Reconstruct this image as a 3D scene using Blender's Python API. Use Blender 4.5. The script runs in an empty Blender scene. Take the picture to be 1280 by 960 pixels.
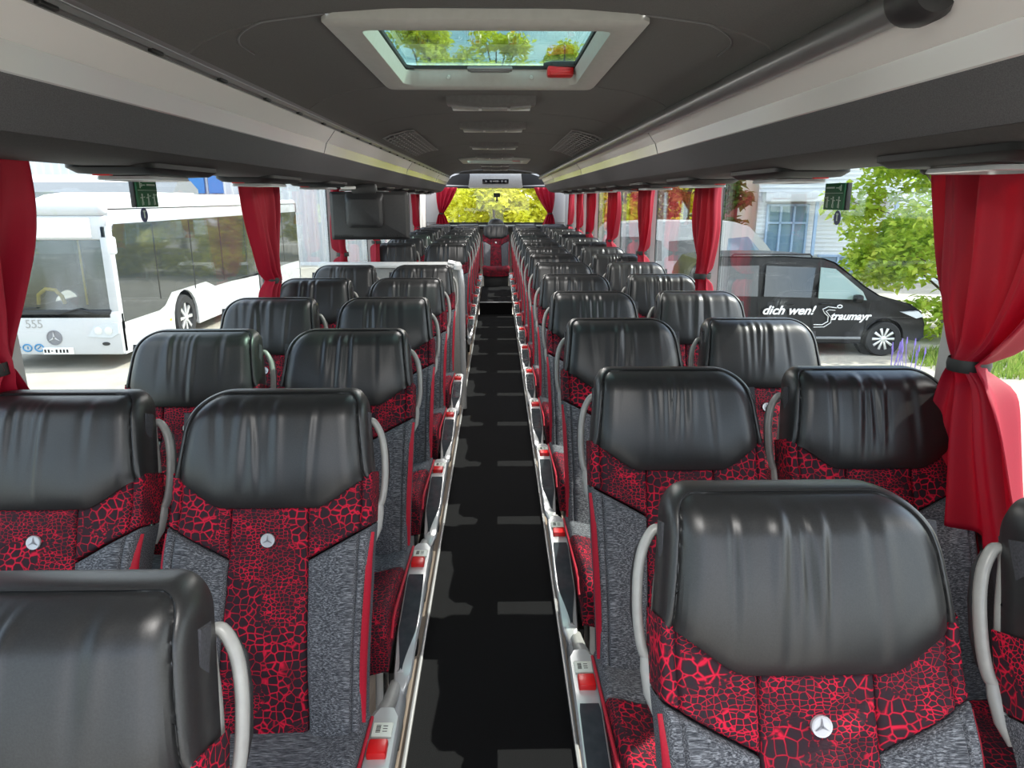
import bpy, bmesh, math, random
import numpy as np
from mathutils import Vector, Matrix, noise
PI = math.pi
S = bpy.context.scene
COL = S.collection
R = math.radians
rnd = random.Random(7)

# ------------------------------------------------------------------ helpers
class MB:
    """collects vertices and faces, then links them as ONE mesh object"""
    def __init__(self):
        self.v = []; self.f = []; self.mi = []; self.cur = 0
    def add(self, vs, fs, M=None):
        o = len(self.v)
        for p in vs:
            p = Vector(p)
            self.v.append(M @ p if M else p)
        for q in fs:
            self.f.append([o + i for i in q]); self.mi.append(self.cur)
        return self
    def bm(self, b, M=None):
        b.verts.index_update()
        self.add([x.co.copy() for x in b.verts], [[x.index for x in q.verts] for q in b.faces], M)
        b.free(); return self
    def box(self, c, s, bev=0.0, M=None, seg=2):
        b = bmesh.new()
        bmesh.ops.create_cube(b, size=1.0)
        for x in b.verts:
            x.co = Vector((x.co.x * s[0] + c[0], x.co.y * s[1] + c[1], x.co.z * s[2] + c[2]))
        if bev > 0:
            bmesh.ops.bevel(b, geom=list(b.edges), offset=min(bev, min(s) * .49), segments=seg, profile=.5, affect='EDGES')
        return self.bm(b, M)
    def grid(self, fn, nu, nv, closed_u=False):
        vs = [fn(i / nu, j / nv) for j in range(nv + 1) for i in range(nu + (0 if closed_u else 1))]
        w = nu if closed_u else nu + 1
        fs = []
        for j in range(nv):
            for i in range(nu):
                a = j * w + i; b = j * w + (i + 1) % w
                fs.append((a, b, b + w, a + w))
        return self.add(vs, fs)
    def loft(self, secs, closed=True, cap=True, loop=False):
        n = len(secs[0]); vs = [p for s in secs for p in s]; fs = []
        m = len(secs)
        for j in range(m if loop else m - 1):
            k = (j + 1) % m
            for i in range(n if closed else n - 1):
                i2 = (i + 1) % n
                fs.append((j * n + i, j * n + i2, k * n + i2, k * n + i))
        if cap and closed and not loop:
            fs.append(tuple(range(n))[::-1]); fs.append(tuple((m - 1) * n + i for i in range(n)))
        return self.add(vs, fs)
    def tube(self, path, r, n=10, loop=False, cap=True, flat=None):
        P = [Vector(p) for p in path]; m = len(P); secs = []
        prev = None
        for i in range(m):
            if loop: t = (P[(i + 1) % m] - P[i - 1])
            else: t = P[min(i + 1, m - 1)] - P[max(i - 1, 0)]
            t.normalize()
            if prev is None:
                ref = Vector((0, 0, 1)) if abs(t.z) < .9 else Vector((0, 1, 0))
                a = t.cross(ref).normalized()
            else:
                a = (prev - t * prev.dot(t)).normalized()
            prev = a; b = t.cross(a)
            rr = r[i] if isinstance(r, (list, tuple)) else r
            fa, fb = flat if flat else (1, 1)
            secs.append([P[i] + a * rr * fa * math.cos(2 * PI * k / n) + b * rr * fb * math.sin(2 * PI * k / n) for k in range(n)])
        return self.loft(secs, True, cap, loop)
    def prism(self, poly, a, b, axis='x', bev=0.0, M=None, seg=2):
        """poly in the two other axes (in order), pushed from a to b along axis"""
        def P(p, h):
            return {'x': (h, p[0], p[1]), 'y': (p[0], h, p[1]), 'z': (p[0], p[1], h)}[axis]
        b_ = bmesh.new()
        lo = [b_.verts.new(P(p, a)) for p in poly]; hi = [b_.verts.new(P(p, b)) for p in poly]
        n = len(poly)
        b_.faces.new(lo[::-1]); b_.faces.new(hi)
        for i in range(n):
            b_.faces.new((lo[i], lo[(i + 1) % n], hi[(i + 1) % n], hi[i]))
        bmesh.ops.recalc_face_normals(b_, faces=b_.faces)
        if bev > 0:
            es = [e for e in b_.edges if len(e.link_faces) == 2 and e.calc_face_angle(0) > R(30)]
            bmesh.ops.bevel(b_, geom=es, offset=bev, segments=seg, profile=.5, affect='EDGES')
        return self.bm(b_, M)
    def lathe(self, prof, n=24, M=None):
        """prof: (radius, height) revolved about z"""
        vs = []; fs = []; m = len(prof)
        for (r, h) in prof:
            for k in range(n):
                vs.append((r * math.cos(2 * PI * k / n), r * math.sin(2 * PI * k / n), h))
        for j in range(m - 1):
            for k in range(n):
                k2 = (k + 1) % n
                fs.append((j * n + k, j * n + k2, (j + 1) * n + k2, (j + 1) * n + k))
        fs.append(tuple(range(n))[::-1]); fs.append(tuple((m - 1) * n + k for k in range(n)))
        return self.add(vs, fs, M)
    def build(self, name, mat, parent=None, smooth=35, loc=None, recalc=True):
        me = bpy.data.meshes.new(name)
        me.from_pydata([tuple(p) for p in self.v], [], self.f)
        if recalc:
            b = bmesh.new(); b.from_mesh(me)
            bmesh.ops.recalc_face_normals(b, faces=b.faces)
            b.to_mesh(me); b.free()
        for m in (mat if isinstance(mat, (list, tuple)) else [mat]):
            me.materials.append(m)
        if isinstance(mat, (list, tuple)):
            me.polygons.foreach_set('material_index', self.mi)
        if smooth:
            me.polygons.foreach_set('use_smooth', [True] * len(me.polygons))
            me.set_sharp_from_angle(angle=R(smooth))
        me.update()
        o = bpy.data.objects.new(name, me); COL.objects.link(o)
        if parent: o.parent = parent
        if loc: o.location = loc
        return o

def tag(o, label=None, cat=None, group=None, kind=None):
    if label: o['label'] = label
    if cat: o['category'] = cat
    if group: o['group'] = group
    if kind: o['kind'] = kind
    return o
def empty(name, loc=(0, 0, 0), rz=0, label=None, cat=None, group=None):
    o = bpy.data.objects.new(name, None); COL.objects.link(o)
    o.location = loc; o.rotation_euler = (0, 0, rz); o.empty_display_size = .1
    return tag(o, label, cat, group)
KIDS = {}
def kids(o):
    return [c for c in bpy.data.objects if c.parent is o]
def copy_tree(o, parent=None, table=None):
    if table is None:
        table = {}
        for c in bpy.data.objects:
            if c.parent: table.setdefault(c.parent.name, []).append(c)
    c = o.copy(); COL.objects.link(c)
    if parent: c.parent = parent
    for ch in table.get(o.name, []):
        copy_tree(ch, c, table)
    return c
def struct(o):
    o['kind'] = 'structure'; return o
def sstep(a, b, x):
    if a == b: return 0.0 if x < a else 1.0
    t = max(0, min(1, (x - a) / (b - a))); return t * t * (3 - 2 * t)
def interp(keys, x):
    if x <= keys[0][0]: return keys[0][1]
    for (a, va), (b, vb) in zip(keys, keys[1:]):
        if x <= b:
            return va + (vb - va) * sstep(a, b, x)
    return keys[-1][1]
def lerp(a, b, t): return a + (b - a) * t

# ------------------------------------------------------------------ materials
def mat(name, col=(.5, .5, .5), rough=.5, metal=0.0, spec=.5, coat=0.0):
    m = bpy.data.materials.new(name); m.use_nodes = True
    p = m.node_tree.nodes['Principled BSDF']
    p.inputs['Base Color'].default_value = (*col, 1)
    p.inputs['Roughness'].default_value = rough
    p.inputs['Metallic'].default_value = metal
    p.inputs['Specular IOR Level'].default_value = spec
    p.inputs['Coat Weight'].default_value = coat
    return m
def nodes(m):
    nt = m.node_tree
    return nt, nt.nodes, nt.links, nt.nodes['Principled BSDF']
def coords(m, scale=(1, 1, 1), randomize=False):
    nt, N, L, p = nodes(m)
    tc = N.new('ShaderNodeTexCoord'); mp = N.new('ShaderNodeMapping')
    mp.inputs['Scale'].default_value = scale
    L.new(tc.outputs['Object'], mp.inputs['Vector'])
    if randomize:
        oi = N.new('ShaderNodeObjectInfo'); mu = N.new('ShaderNodeMath'); mu.operation = 'MULTIPLY'
        mu.inputs[1].default_value = 37.0
        L.new(oi.outputs['Random'], mu.inputs[0]); L.new(mu.outputs[0], mp.inputs['Location'])
    return mp.outputs['Vector']
def noise_node(m, vec, scale, detail=3, rough=.5):
    nt, N, L, p = nodes(m)
    n = N.new('ShaderNodeTexNoise'); n.inputs['Scale'].default_value = scale
    n.inputs['Detail'].default_value = detail; n.inputs['Roughness'].default_value = rough
    L.new(vec, n.inputs['Vector']); return n
def ramp(m, fac, stops):
    nt, N, L, p = nodes(m)
    r = N.new('ShaderNodeValToRGB'); e = r.color_ramp.elements
    while len(e) < len(stops): e.new(.5)
    for i, (pos, c) in enumerate(stops):
        e[i].position = pos; e[i].color = (*c, 1)
    L.new(fac, r.inputs['Fac']); return r.outputs['Color']
def bump(m, h, strength=.3, dist=.002):
    nt, N, L, p = nodes(m)
    b = N.new('ShaderNodeBump'); b.inputs['Strength'].default_value = strength; b.inputs['Distance'].default_value = dist
    L.new(h, b.inputs['Height']); L.new(b.outputs['Normal'], p.inputs['Normal'])
def noisy(name, c1, c2, scale, rough=.6, vec_scale=(1, 1, 1), detail=3, bumpy=0, lo=.3, hi=.7, bdist=.002, rand=False, **k):
    m = mat(name, c1, rough, **k)
    v = coords(m, vec_scale, rand); n = noise_node(m, v, scale, detail)
    nt, N, L, p = nodes(m)
    L.new(ramp(m, n.outputs['Fac'], [(lo, c1), (hi, c2)]), p.inputs['Base Color'])
    if bumpy: bump(m, n.outputs['Fac'], bumpy, bdist)
    return m
def translucent_mix(m, col, fac):
    nt, N, L, p = nodes(m)
    t = N.new('ShaderNodeBsdfTranslucent'); mx = N.new('ShaderNodeMixShader'); mx.inputs[0].default_value = fac
    t.inputs['Color'].default_value = (*col, 1)
    out = N['Material Output']
    L.new(p.outputs[0], mx.inputs[1]); L.new(t.outputs[0], mx.inputs[2]); L.new(mx.outputs[0], out.inputs[0])
    return t
def pane(name, tint=(.85, .9, .88), rough=0.0, ior=1.45):
    m = bpy.data.materials.new(name); m.use_nodes = True
    nt = m.node_tree; N = nt.nodes; L = nt.links
    N.remove(N['Principled BSDF'])
    t = N.new('ShaderNodeBsdfTransparent'); t.inputs[0].default_value = (*tint, 1)
    g = N.new('ShaderNodeBsdfGlossy'); g.inputs['Roughness'].default_value = rough; g.inputs['Color'].default_value = (.9, .95, 1, 1)
    # thin sheet: the same reflection from both faces
    lw = N.new('ShaderNodeLayerWeight'); lw.inputs['Blend'].default_value = .5
    pw = N.new('ShaderNodeMath'); pw.operation = 'POWER'; pw.inputs[1].default_value = 5.0
    r0 = ((ior - 1) / (ior + 1)) ** 2
    ma = N.new('ShaderNodeMath'); ma.operation = 'MULTIPLY_ADD'; ma.inputs[1].default_value = 1 - r0; ma.inputs[2].default_value = r0
    L.new(lw.outputs['Facing'], pw.inputs[0]); L.new(pw.outputs[0], ma.inputs[0])
    mx = N.new('ShaderNodeMixShader')
    L.new(ma.outputs[0], mx.inputs[0]); L.new(t.outputs[0], mx.inputs[1]); L.new(g.outputs[0], mx.inputs[2])
    L.new(mx.outputs[0], N['Material Output'].inputs[0])
    return m

def croc_mat():
    m = mat('croc_fabric', rough=.75, spec=.25)
    nt, N, L, p = nodes(m)
    v = coords(m, (1, 1, 1), True)
    warp = noise_node(m, v, 14, 2)
    mixv = N.new('ShaderNodeMix'); mixv.data_type = 'VECTOR'; mixv.inputs['Factor'].default_value = .012
    ad = N.new('ShaderNodeVectorMath'); ad.operation = 'MULTIPLY_ADD'
    ad.inputs[1].default_value = (.02, .02, .02)
    L.new(warp.outputs['Color'], ad.inputs[0]); L.new(v, ad.inputs[2])
    def vor(scale, stretch):
        mp = N.new('ShaderNodeMapping'); mp.inputs['Scale'].default_value = stretch
        L.new(ad.outputs[0], mp.inputs['Vector'])
        vo = N.new('ShaderNodeTexVoronoi'); vo.feature = 'DISTANCE_TO_EDGE'; vo.inputs['Scale'].default_value = scale
        vo.inputs['Randomness'].default_value = .68
        L.new(mp.outputs[0], vo.inputs['Vector']); return vo.outputs['Distance']
    big = vor(58, (1, 1, 1)); small = vor(118, (.8, 1, 1.15))
    zone = noise_node(m, v, 7.5, 1)
    zr = ramp(m, zone.outputs['Fac'], [(.47, (0, 0, 0)), (.53, (1, 1, 1))])
    mx = N.new('ShaderNodeMix'); mx.data_type = 'FLOAT'
    L.new(zr, mx.inputs['Factor']); L.new(big, mx.inputs['A']); L.new(small, mx.inputs['B'])
    # line width varies from place to place
    wn = noise_node(m, v, 22, 2)
    ma = N.new('ShaderNodeMath'); ma.operation = 'MULTIPLY_ADD'; ma.inputs[1].default_value = -.16
    L.new(wn.outputs['Fac'], ma.inputs[0])
    L.new(mx.outputs['Result'], ma.inputs[2])
    mb = N.new('ShaderNodeMath'); mb.operation = 'ADD'; mb.inputs[1].default_value = .09
    L.new(ma.outputs[0], mb.inputs[0])
    c = ramp(m, mb.outputs[0], [(.015, (.56, .006, .036)), (.060, (.20, .004, .016)), (.105, (.030, .008, .014)), (.5, (.016, .012, .017))])
    L.new(c, p.inputs['Base Color'])
    bump(m, mb.outputs[0], .35, .004)
    return m
def melange_mat():
    m = mat('grey_melange', rough=.9, spec=.2)
    nt, N, L, p = nodes(m)
    v = coords(m, (42, 480, 480), True)
    n = noise_node(m, v, 1.0, 4, .65)
    L.new(ramp(m, n.outputs['Fac'], [(.33, (.022, .024, .03)), (.5, (.085, .088, .098)), (.66, (.27, .28, .30))]), p.inputs['Base Color'])
    bump(m, n.outputs['Fac'], .4, .002)
    return m

M = {}
M['leather'] = noisy('black_leather', (.012, .0122, .0125), (.020, .0205, .021), 420, .39, bumpy=.12, bdist=.0008, spec=.6)
M['piping'] = mat('leather_piping', (.012, .012, .013), .42)
M['croc'] = croc_mat()
M['melange'] = melange_mat()
M['redcloth'] = noisy('red_cloth', (.48, .004, .026), (.38, .003, .020), 300, .7, bumpy=.2, bdist=.0005)
M['backshell'] = noisy('seat_back_cloth', (.025, .026, .03), (.06, .06, .07), 260, .85)
M['cream'] = noisy('pale_grey_plastic', (.30, .30, .285), (.34, .34, .32), 60, .35)
M['silver'] = mat('silver_metal', (.58, .59, .59), .24, .35)
M['satin'] = mat('satin_grey_metal', (.50, .50, .50), .38, .5)
M['dark'] = noisy('dark_plastic', (.018, .018, .019), (.024, .024, .025), 80, .45)
M['blackgloss'] = mat('black_gloss', (.008, .008, .010), .08)
M['inlay'] = noisy('armrest_inlay', (.03, .036, .042), (.045, .052, .06), 30, .15)
M['redplastic'] = mat('red_plastic', (.62, .01, .012), .3)
M['white'] = mat('white_plastic', (.8, .8, .78), .4)
M['labelgreen'] = mat('pale_label', (.70, .76, .68), .4)
M['ink'] = mat('black_ink', (.01, .01, .01), .6)
M['emblem'] = mat('emblem_silver', (.50, .50, .52), .35, .3)
M['emblemstar'] = mat('emblem_star', (.20, .20, .22), .4, .1)
SKY, SUN, EXPO, PODW = .15, 2.3, 1.85, 3.0
# ------------------------------------------------------------------ coach seat
REC = R(21)            # recline of the back
ZB = .452              # height of the back's lower edge
def B(u, v, w):
    """back frame: u across, v up along the back, w out of its face"""
    return Vector((u, v * math.sin(REC) - w * math.cos(REC), ZB + v * math.cos(REC) + w * math.sin(REC)))
def wbase(u, v):
    lum = .018 * math.exp(-((v - .17) / .12) ** 2)
    bol = .032 * sstep(.085, .20, abs(u)) * (1 - sstep(.36, .50, v))
    return lum + bol + .012 * (1 - (u / .23) ** 2) * (1 if v < .5 else 1)
def edge_list(n, r, W):
    """sample positions 0..1 denser near both ends, over a width W"""
    fr = [0, .15, .35, .6, 1.0]
    lo = [x * r / W for x in fr]
    mid = [lo[-1] + (1 - 2 * lo[-1]) * (i + 1) / n for i in range(n - 1)]
    return lo + mid + [1 - x for x in reversed(lo)]
def patch(mb, P, left, right, n=8, m=14, puff=.016, r=.014, skirt=-.03, outer=None, outer_skirt=-.085, seam=None, fold=0.0, seed=0):
    """cloth panel between two edges left(t), right(t) -> (u, v); P(u, v, w) places it"""
    W = max(abs(right(0)[0] - left(0)[0]), abs(right(1)[0] - left(1)[0]), .03)
    H = max(abs(left(1)[1] - left(0)[1]), abs(right(1)[1] - right(0)[1]), .03)
    ss = edge_list(n, min(r, W * .45), W); tt = edge_list(m, min(r, H * .45), H)
    if seam:
        for k in (seam - .006, seam - .003, seam, seam + .003, seam + .006):
            ss.append(k / W if outer == 'l' else 1 - k / W)
        ss = sorted(ss)
    ss = [None] + ss + [None]; tt = [None] + tt + [None]
    rows = []
    for t in tt:
        row = []
        for s in ss:
            t0 = 0 if t is None and not row and not rows else (t if t is not None else (0 if not rows else 1))
            s0 = s if s is not None else (0 if not row else 1)
            a = left(t0); b = right(t0)
            u = lerp(a[0], b[0], s0); v = lerp(a[1], b[1], s0)
            d = min(s0 * W, (1 - s0) * W, t0 * H, (1 - t0) * H)
            k = min(d / r, 1.0)
            w = puff * math.sqrt(max(0, 1 - (1 - k) ** 2))
            if seam:
                ds = (s0 * W if outer == 'l' else (1 - s0) * W) - seam
                w -= .007 * math.exp(-(ds / .0032) ** 2)
            if fold and k > .3:
                w += fold * noise.noise(Vector((u * 14 + seed, v * 30, seed * 1.7)))
            if s is None or t is None:
                w = skirt
                if s is None and ((outer == 'l' and not row) or (outer == 'r' and row)): w = outer_skirt
            row.append(P(u, v, w))
        rows.append(row)
    nn = len(ss)
    mb.add([p for q in rows for p in q],
           [(j * nn + i, j * nn + i + 1, (j + 1) * nn + i + 1, (j + 1) * nn + i) for j in range(len(tt) - 1) for i in range(nn - 1)])
def PB(u, v, w): return B(u, v, wbase(u, v) + w)
def line(a, b): return lambda t: (lerp(a[0], b[0], t), lerp(a[1], b[1], t))
def hr_bottom(u):
    return .485 + .058 * sstep(.10, .235, abs(u)) + .012 * max(0, abs(u) - .11) / .1
HR_TOP = .762
def headrest_outline(a, N=260):
    """closed outline, a = aisle side; the outer upper corner is the rounder one"""
    def corner(cx, cy, rx, ry, a0, a1, n):
        return [(cx + rx * math.cos(R(lerp(a0, a1, i / n))), cy + ry * math.sin(R(lerp(a0, a1, i / n)))) for i in range(n + 1)]
    rr, ra, rl, rb = .045, .055, .105, .150
    U0, U1 = .222, .207
    pts = []
    pts += [(u, hr_bottom(u)) for u in [lerp(-U0, U0, i / 40) for i in range(41)]]
    pts += corner(U1 - rr, HR_TOP - ra, rr, ra, 8, 90, 10)
    pts += corner(-U1 + rl - .004, HR_TOP - rb, rl, rb, 90, 172, 18)
    if a < 0: pts = [(-x, y) for x, y in pts][::-1]
    # even resampling
    L = [0]
    for i in range(len(pts)):
        p, q = pts[i], pts[(i + 1) % len(pts)]
        L.append(L[-1] + math.hypot(q[0] - p[0], q[1] - p[1]))
    out = []; j = 0
    for k in range(N):
        d = L[-1] * k / N
        while L[j + 1] < d: j += 1
        p, q = pts[j], pts[(j + 1) % len(pts)]
        t = (d - L[j]) / max(1e-9, L[j + 1] - L[j])
        out.append((lerp(p[0], q[0], t), lerp(p[1], q[1], t)))
    return out
def headrest_mesh(a, seed):
    rr = random.Random(seed)
    wr = []
    for k in range(6):
        u0 = (k - 2.5) * .024 + rr.uniform(-.012, .012) if k < 4 else rr.uniform(.07, .13) * (1 if k == 4 else -1)
        wr.append((u0, rr.uniform(-.09, .09), rr.uniform(.006, .011), rr.uniform(.0035, .0075) * (1 if k < 4 else .45),
                   rr.uniform(.63, .685), rr.uniform(.07, .12), rr.choice((1, -1, -1))))
    prof = [(0, -.022), (.0025, -.006), (.006, .004), (.010, .0095), (.0135, .0115), (.0155, .0110), (.0172, .0065), (.0188, .0065),
            (.0205, .0120), (.025, .0175), (.032, .0225), (.045, .0285), (.06, .032), (.5, .033)]
    profb = [(0, .008), (.003, .0125), (.008, .016), (.02, .021), (.05, .028), (.09, .033), (.5, .034)]
    out = headrest_outline(a)
    # more points where the side seams meet the lower edge
    ext = []
    for k, p in enumerate(out):
        ext.append(p)
        q = out[(k + 1) % len(out)]
        if abs(p[0]) > .185 and abs(q[0]) > .185 and max(p[1], q[1]) < .56 and abs(p[0] - q[0]) > .002:
            ext += [(lerp(p[0], q[0], f), lerp(p[1], q[1], f)) for f in (1 / 3, 2 / 3)]
    out = ext; N = len(out)
    O = np.array(out); nxt = np.roll(O, -1, axis=0)
    low = (O[:, 1] < [hr_bottom(u) + .004 for u in O[:, 0]]) & (nxt[:, 1] < [hr_bottom(u) + .004 for u in nxt[:, 0]])
    def dist(P, A, Bb):
        d = Bb - A; L2 = (d ** 2).sum(1) + 1e-12
        t = np.clip(((P[:, None, :] - A[None]) * d[None]).sum(2) / L2[None], 0, 1)
        return np.sqrt(((P[:, None, :] - A[None] - t[..., None] * d[None]) ** 2).sum(2)).min(1)
    px = [p[0] for p in prof]; py = [p[1] for p in prof]; bx = [p[0] for p in profb]; by = [p[1] for p in profb]
    def w_extra(u, v):
        w = 0
        for (u0, sl, wd, am, vc, vl, sg) in wr:
            x = u - (u0 + sl * (v - .62))
            e = math.exp(-((v - vc) / vl) ** 2)
            w += sg * am * e * (math.exp(-(x / wd) ** 2) - .55 * math.exp(-((x - 1.9 * wd) / wd) ** 2))
        w = .0055 * math.tanh(w / .0055)
        return w + .003 * noise.noise(Vector((u * 13 + seed, v * 7, seed)))
    fr = [0, .002, .004, .0065, .009, .0115, .0135, .0155, .0172, .0188, .0205, .0235, .028, .034]
    K = 24
    secs = [[B(u * .93, v - (.012 if v > .6 else 0), -.095) for u, v in out], [B(u * .985, v, -.07) for u, v in out]]
    tgt = []
    for (u, v) in out:
        lim = lerp(.19, .115, sstep(.55, .66, v))
        tgt.append((max(-lim, min(lim, u)), .628))
    T = np.array(tgt); D = np.sqrt(((T - O) ** 2).sum(1))
    for k in range(len(fr) + K):
        if k < len(fr): f = np.minimum(fr[k] / D, .9)
        else:
            g = ((k - len(fr) + 1) / K) ** .95; f = np.minimum(fr[-1] / D, .9); f = f + (1 - f) * g * .9995
        P = O + (T - O) * f[:, None]
        dA = dist(P, O[~low], nxt[~low]); dB = dist(P, O[low], nxt[low])
        wA = np.interp(dA, px, py); wB = np.interp(dB, bx, by)
        sec = []
        for (x, y), da, db, a_, b_ in zip(P, dA, dB, wA, wB):
            wc = .040 - .014 * (x / .21) ** 2 - .008 * ((y - .61) / .13) ** 2
            kk = sstep(.022, .075, da)
            w = lerp(a_, wc, kk) - .0145 * math.exp(-db / .022) * sstep(0, .018, da)
            w += w_extra(x, y) * sstep(.020, .05, da) * sstep(.0, .03, db)
            if y > .68: w -= .05 * ((y - .68) / .08) ** 2
            sec.append(B(float(x), float(y), .012 + float(w)))
        secs.append(sec)
    mb = MB(); mb.loft(secs, True, False)
    mb.f.append(list(range(N))); mb.mi.append(0)
    return mb
def star(mb, r, a, b, F):
    for k in range(3):
        c = PI / 2 + 2 * PI * k / 3
        q = [(-r * .08, 0), (0, -r * .15), (r, 0), (0, r * .15)]
        mb.prism([(x * math.cos(c) - y * math.sin(c), x * math.sin(c) + y * math.cos(c)) for x, y in q], a, b, 'z', 0, F)
HEADS = {}
def make_seat(a, aisle=True, bench=False):
    """a = +1: the aisle lies towards +x"""
    root = empty('coach_seat')
    if (a, 0) not in HEADS:
        for k in range(4):
            h = headrest_mesh(a, 11 * k + (3 if a > 0 else 5)).build('headrest', M['leather'], None, 55)
            HEADS[(a, k)] = h.data; bpy.data.objects.remove(h)
    h = bpy.data.objects.new('headrest', HEADS[(a, 0)]); COL.objects.link(h); h.parent = root
    # back shell
    mb = MB()
    def shell(v0, v1, w0, w1, uh):
        for_ = []
        for v in [lerp(v0, v1, i / 8) for i in range(9)]:
            for_.append([B(uh * x, v, y) for x, y in ((-1, w0), (1, w0), (1, -.04), (.9, w1), (-.9, w1), (-1, -.04))])
        mb.loft(for_)
    shell(-.02, .70, -.012, -.10, .212)
    mb.build('back_shell', M['backshell'], root, 40)
    # croc centre panel and the two yoke wings
    vb = hr_bottom(.085) + .006
    mb = MB(); patch(mb, PB, line((-.098, -.01), (-.085, vb)), line((.098, -.01), (.085, vb)), 12, 40, .012, .012, fold=.006, seed=2)
    mb.build('centre_panel', M['croc'], root, 60)
    for s in (-1, 1):
        mb = MB()
        def lo(t, s=s): return (s * lerp(.085, .225, t), lerp(.372, .448, t))
        def hi(t, s=s):
            u = lerp(.085, .224, t); return (s * u, hr_bottom(u) + .008)
        # grid runs across: left edge is the column side
        def lf(t): return lerp2(lo(0), hi(0), t)
        def lerp2(p, q, t): return (lerp(p[0], q[0], t), lerp(p[1], q[1], t))
        def rf(t): return lerp2(lo(1), hi(1), t)
        patch(mb, PB, lf, rf, 10, 8, .012, .010, outer='r', seam=.024, fold=.003, seed=s)
        mb.build('yoke_wing', M['croc'], root, 60)
        mb = MB()
        patch(mb, PB, line((s * .099, -.005), (s * .086, .368)), line((s * .214, -.005), (s * .225, .444)), 8, 26, .016, .014,
              outer='r', seam=.024, fold=.003, seed=s * 3 + 9)
        bol = mb.build('side_bolster', M['melange'], root, 60)
        # red spindle on the outer side wall of the bolster
        mb = MB(); secs = []
        for i in range(21):
            t = i / 20; v = lerp(.03, .43, t); hw = .024 * math.sin(PI * t) ** .75 + .0006
            u = s * lerp(.2145, .2255, (v + .005) / .45)
            wb = wbase(u, v)
            secs.append([B(u + s * (.0085 * math.sin(PI * q) + .0008 - .005 * q), v, wb - .004 - hw + 2 * hw * q) for q in (0, .2, .4, .6, .8, 1)])
        mb.loft(secs, False, False)
        mb.build('red_insert', M['redcloth'], root, 60)
    # cushion
    def PC(u, q, w):
        z = .440 + .07 * q + w + .02 * sstep(.12, .21, abs(u)) - (.05 * max(0, (q - .40) / .08) ** 2 if q > .40 else 0)
        return Vector((u, -q, z))
    mb = MB(); patch(mb, PC, line((-.222, -.04), (-.222, .155)), line((.222, -.04), (.222, .155)), 14, 8, .026, .02, skirt=-.09, fold=.002, seed=5)
    mb.build('cushion_rear', M['melange'], root, 60)
    mb = MB(); patch(mb, PC, line((-.222, .155), (-.215, .475)), line((.222, .155), (.215, .475)), 14, 12, .028, .02, skirt=-.09, fold=.002, seed=8)
    mb.build('cushion_front', M['croc'], root, 60)
    for s in (-1, 1):
        mb = MB(); mb.tube([PC(s * .226, lerp(-.03, .47, i / 12), .004) for i in range(13)], .004, 8)
        mb.build('cushion_piping', M['redcloth'], root)
    mb = MB(); mb.box((0, -.21, .37), (.43, .46, .07), .015)
    mb.build('seat_pan', M['dark'], root)
    if not bench:
        for s in (-1, 1):
            mb = MB(); x = s * .16
            mb.prism([(-.38, .0), (-.30, .0), (-.10, .34), (-.30, .34)], x - .012, x + .012, 'x', .004)
            mb.box((x, -.30, .012), (.06, .22, .024), .006)
            mb.build('leg', M['satin'], root)
    # round emblem with its three-pointed star
    c = B(0, .415, wbase(0, .415) + .0165); F = Matrix.Translation(c) @ Matrix.Rotation(PI / 2 - REC, 4, 'X')
    mb = MB(); mb.lathe([(.0145, -.008), (.0155, 0), (.0150, .0022), (.0125, .0016), (.0123, .0013)], 28, F)
    e = mb.build('emblem', M['emblem'], root, 40)
    mb = MB(); star(mb, .0118, .0020, .0036, F)
    mb.build('star', M['emblemstar'], e, 0)
    if bench:
        mb = MB(); mb.box((0, -.20, .17), (.40, .42, .34), .01)
        mb.build('bench_plinth', M['dark'], root)
        return root
    # grab handle on the aisle side of the headrest
    ctl = [(.192, .672), (.202, .684), (.214, .676), (.228, .648), (.236, .605), (.238, .550), (.234, .505), (.226, .484), (.216, .492),
           (.210, .530), (.204, .590), (.196, .640)]
    pts = []
    n = len(ctl)
    for i in range(n):
        p0, p1, p2, p3 = (ctl[(i + k - 1) % n] for k in range(4))
        for t in (0, .25, .5, .75):
            q = [.5 * (2 * p1[d] + (-p0[d] + p2[d]) * t + (2 * p0[d] - 5 * p1[d] + 4 * p2[d] - p3[d]) * t * t + (-p0[d] + 3 * p1[d] - 3 * p2[d] + p3[d]) * t ** 3) for d in (0, 1)]
            pts.append(B(a * q[0], q[1], -.088))
    mb = MB(); mb.tube(pts, .0088, 10, True, flat=(.95, 1.35))
    mb.tube([B(a * .225, .490, -.088), B(a * .225, .465, -.084), B(a * .223, .43, -.078), B(a * .216, .40, -.07)], [.010, .012, .011, .006], 10)
    g = mb.build('grab_handle', M['cream'], root, 60)
    mb = MB()
    mb.tube([B(a * q[0], q[1], -.100) for q in ((.214, .676), (.228, .648), (.236, .605), (.238, .550), (.234, .505))], [.006, .0098, .0098, .0098, .006], 8, flat=(1, 1))
    mb.build('rubber_back', M['dark'], g, 60)
    if aisle:
        x0 = a * .252
        def AR(q): return interp([(-.10, .452), (.08, .446), (.34, .410), (.50, .362), (.53, .340)], q)   # height over distance towards the front
        secs = []
        for i in range(25):
            q = lerp(-.075, .525, i / 24)
            t = i / 24
            hw = .036 * (1 - .28 * sstep(.6, 1, t)) * (.55 + .45 * sstep(0, .04, t)) * (1 - .65 * sstep(.94, 1.0, t))
            th = .030 * (.6 + .4 * sstep(0, .05, t)) * (1 - .5 * sstep(.93, 1, t))
            z = AR(q)
            sec = []
            for k in range(16):
                an = 2 * PI * k / 16
                cx, cz = math.cos(an), math.sin(an)
                f = 1 / max(abs(cx), abs(cz)) ** .55
                sec.append(Vector((x0 + hw * cx * f * .9, -q, z - th / 2 + th / 2 * cz * f * .9)))
            secs.append(sec)
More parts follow.
